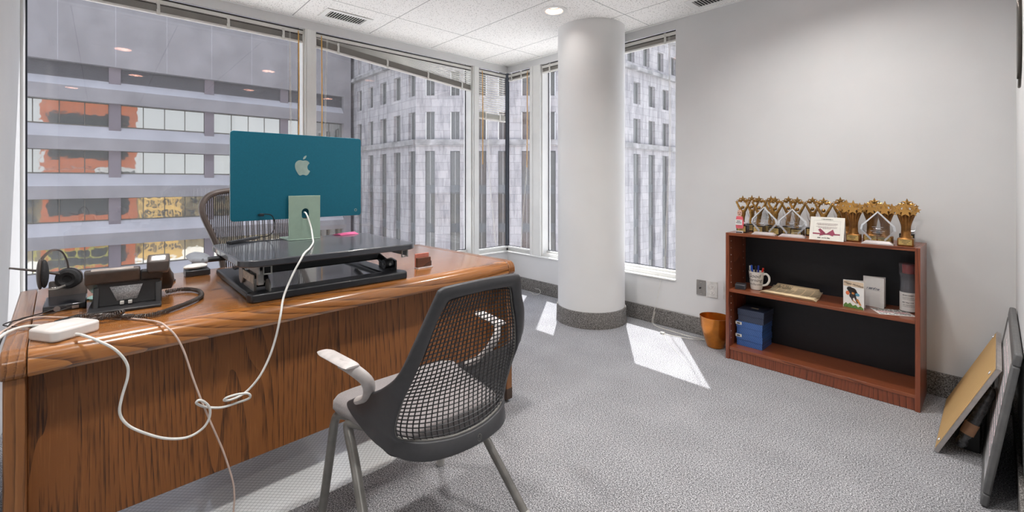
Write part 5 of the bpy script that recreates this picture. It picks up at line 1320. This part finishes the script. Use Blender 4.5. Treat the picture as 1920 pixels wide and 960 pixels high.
for x, y in ((.05, .40), (.60, .42), (.04, .04)):
    m = M(); m.tube([tuple(Tp_ @ Vector((x+.010*math.cos(a*PI/7), y+.007*math.sin(a*PI/7), .0062*zq))) for a in range(14)], .0014, 5, closed=True); m.build('hanging_ring', silv, t, world=True)
# black frame behind it
t = thing('black_picture', 'black picture frame standing behind the tan-backed picture', 'picture frame', (-.06, 3.1, 0))
Tk = frame((-.150, 2.95, .008), (0, 1, 0), Vector((.182, 0, .405)))
m = M(); m.box((0, 0, -.004), (.312, .28, .004), Tk); m.build('panel', blk, t, bevel=.002, world=True)
m = M(); zz_ = 1 if (Tk.to_3x3() @ Vector((0, 0, 1))).x < 0 else -1
m.box((0, 0, -.005), (.02, .28, .005), Tk); m.box((.292, 0, -.005), (.312, .28, .005), Tk); m.box((.02, .26, -.005), (.292, .28, .005), Tk); m.build('moulding', blk_gloss, t, bevel=.002, world=True)
# wrapped roll
t = thing('wrapped_roll', 'dark plastic-wrapped roll with a brown paper band under the leaning picture', 'roll', (-.07, 2.62, .1))
m = M(); A, Bq = Vector((-.108, 2.655, .035)), Vector((-.012, 2.70, .300)); Nn = 14
m.tube([A.lerp(Bq, i/Nn) for i in range(Nn+1)], [.010]+[.019+.002*math.sin(i*2.3) for i in range(1, Nn)]+[.008], 12); m.build('plastic_wrap', mat('dark_crinkled_plastic', (52, 52, 54), .2, var=.4, vs=60, bmp=.6, bs=60, coat=.5), t, world=True)
m = M(); m.tube([A.lerp(Bq, .22), A.lerp(Bq, .40)], .0225, 14); m.build('paper_band', mat('brown_paper_band', (150, 112, 84), .8), t, world=True)
t = tag(M().box((-.024, -.10, 0), (.024, .10, .120)).build('black_storage_box', mat('black_box', (26, 25, 24), .45), bevel=.003), 'small black box on the carpet between the leaning picture and the whiteboard', 'box'); t.location = (-.072, 2.82, .001)
# dark leaf ornament on the right wall
t = thing('wall_ornament', 'dark metal leaf ornament on the right wall, just cut by the edge of the photo', 'wall ornament', (XC-.012, 2.20, 1.58))
iron = mat('dark_iron', (66, 62, 56), .4, metal=.5)
m = M(); rows = []
for k in range(13):
    f = k/12; w_ = .055*math.sin(PI*f)**.8+.001; z = -.10+.26*f; y = -.02+.03*math.sin(2*f)
    rows.append([(-.006*math.cos(PI*i/4-PI/2)*1.0, y+w_*(i/4*2-1), z) for i in range(5)])
m.grid(rows); m.build('leaf', iron, t, solid=.003)
m = M(); m.tube(spline([(0, -.02, .16), (0, -.05, .05), (0, -.01, -.06), (0, .05, -.105), (0, .085, -.112)], 5), .004, 6); m.build('stem', iron, t)
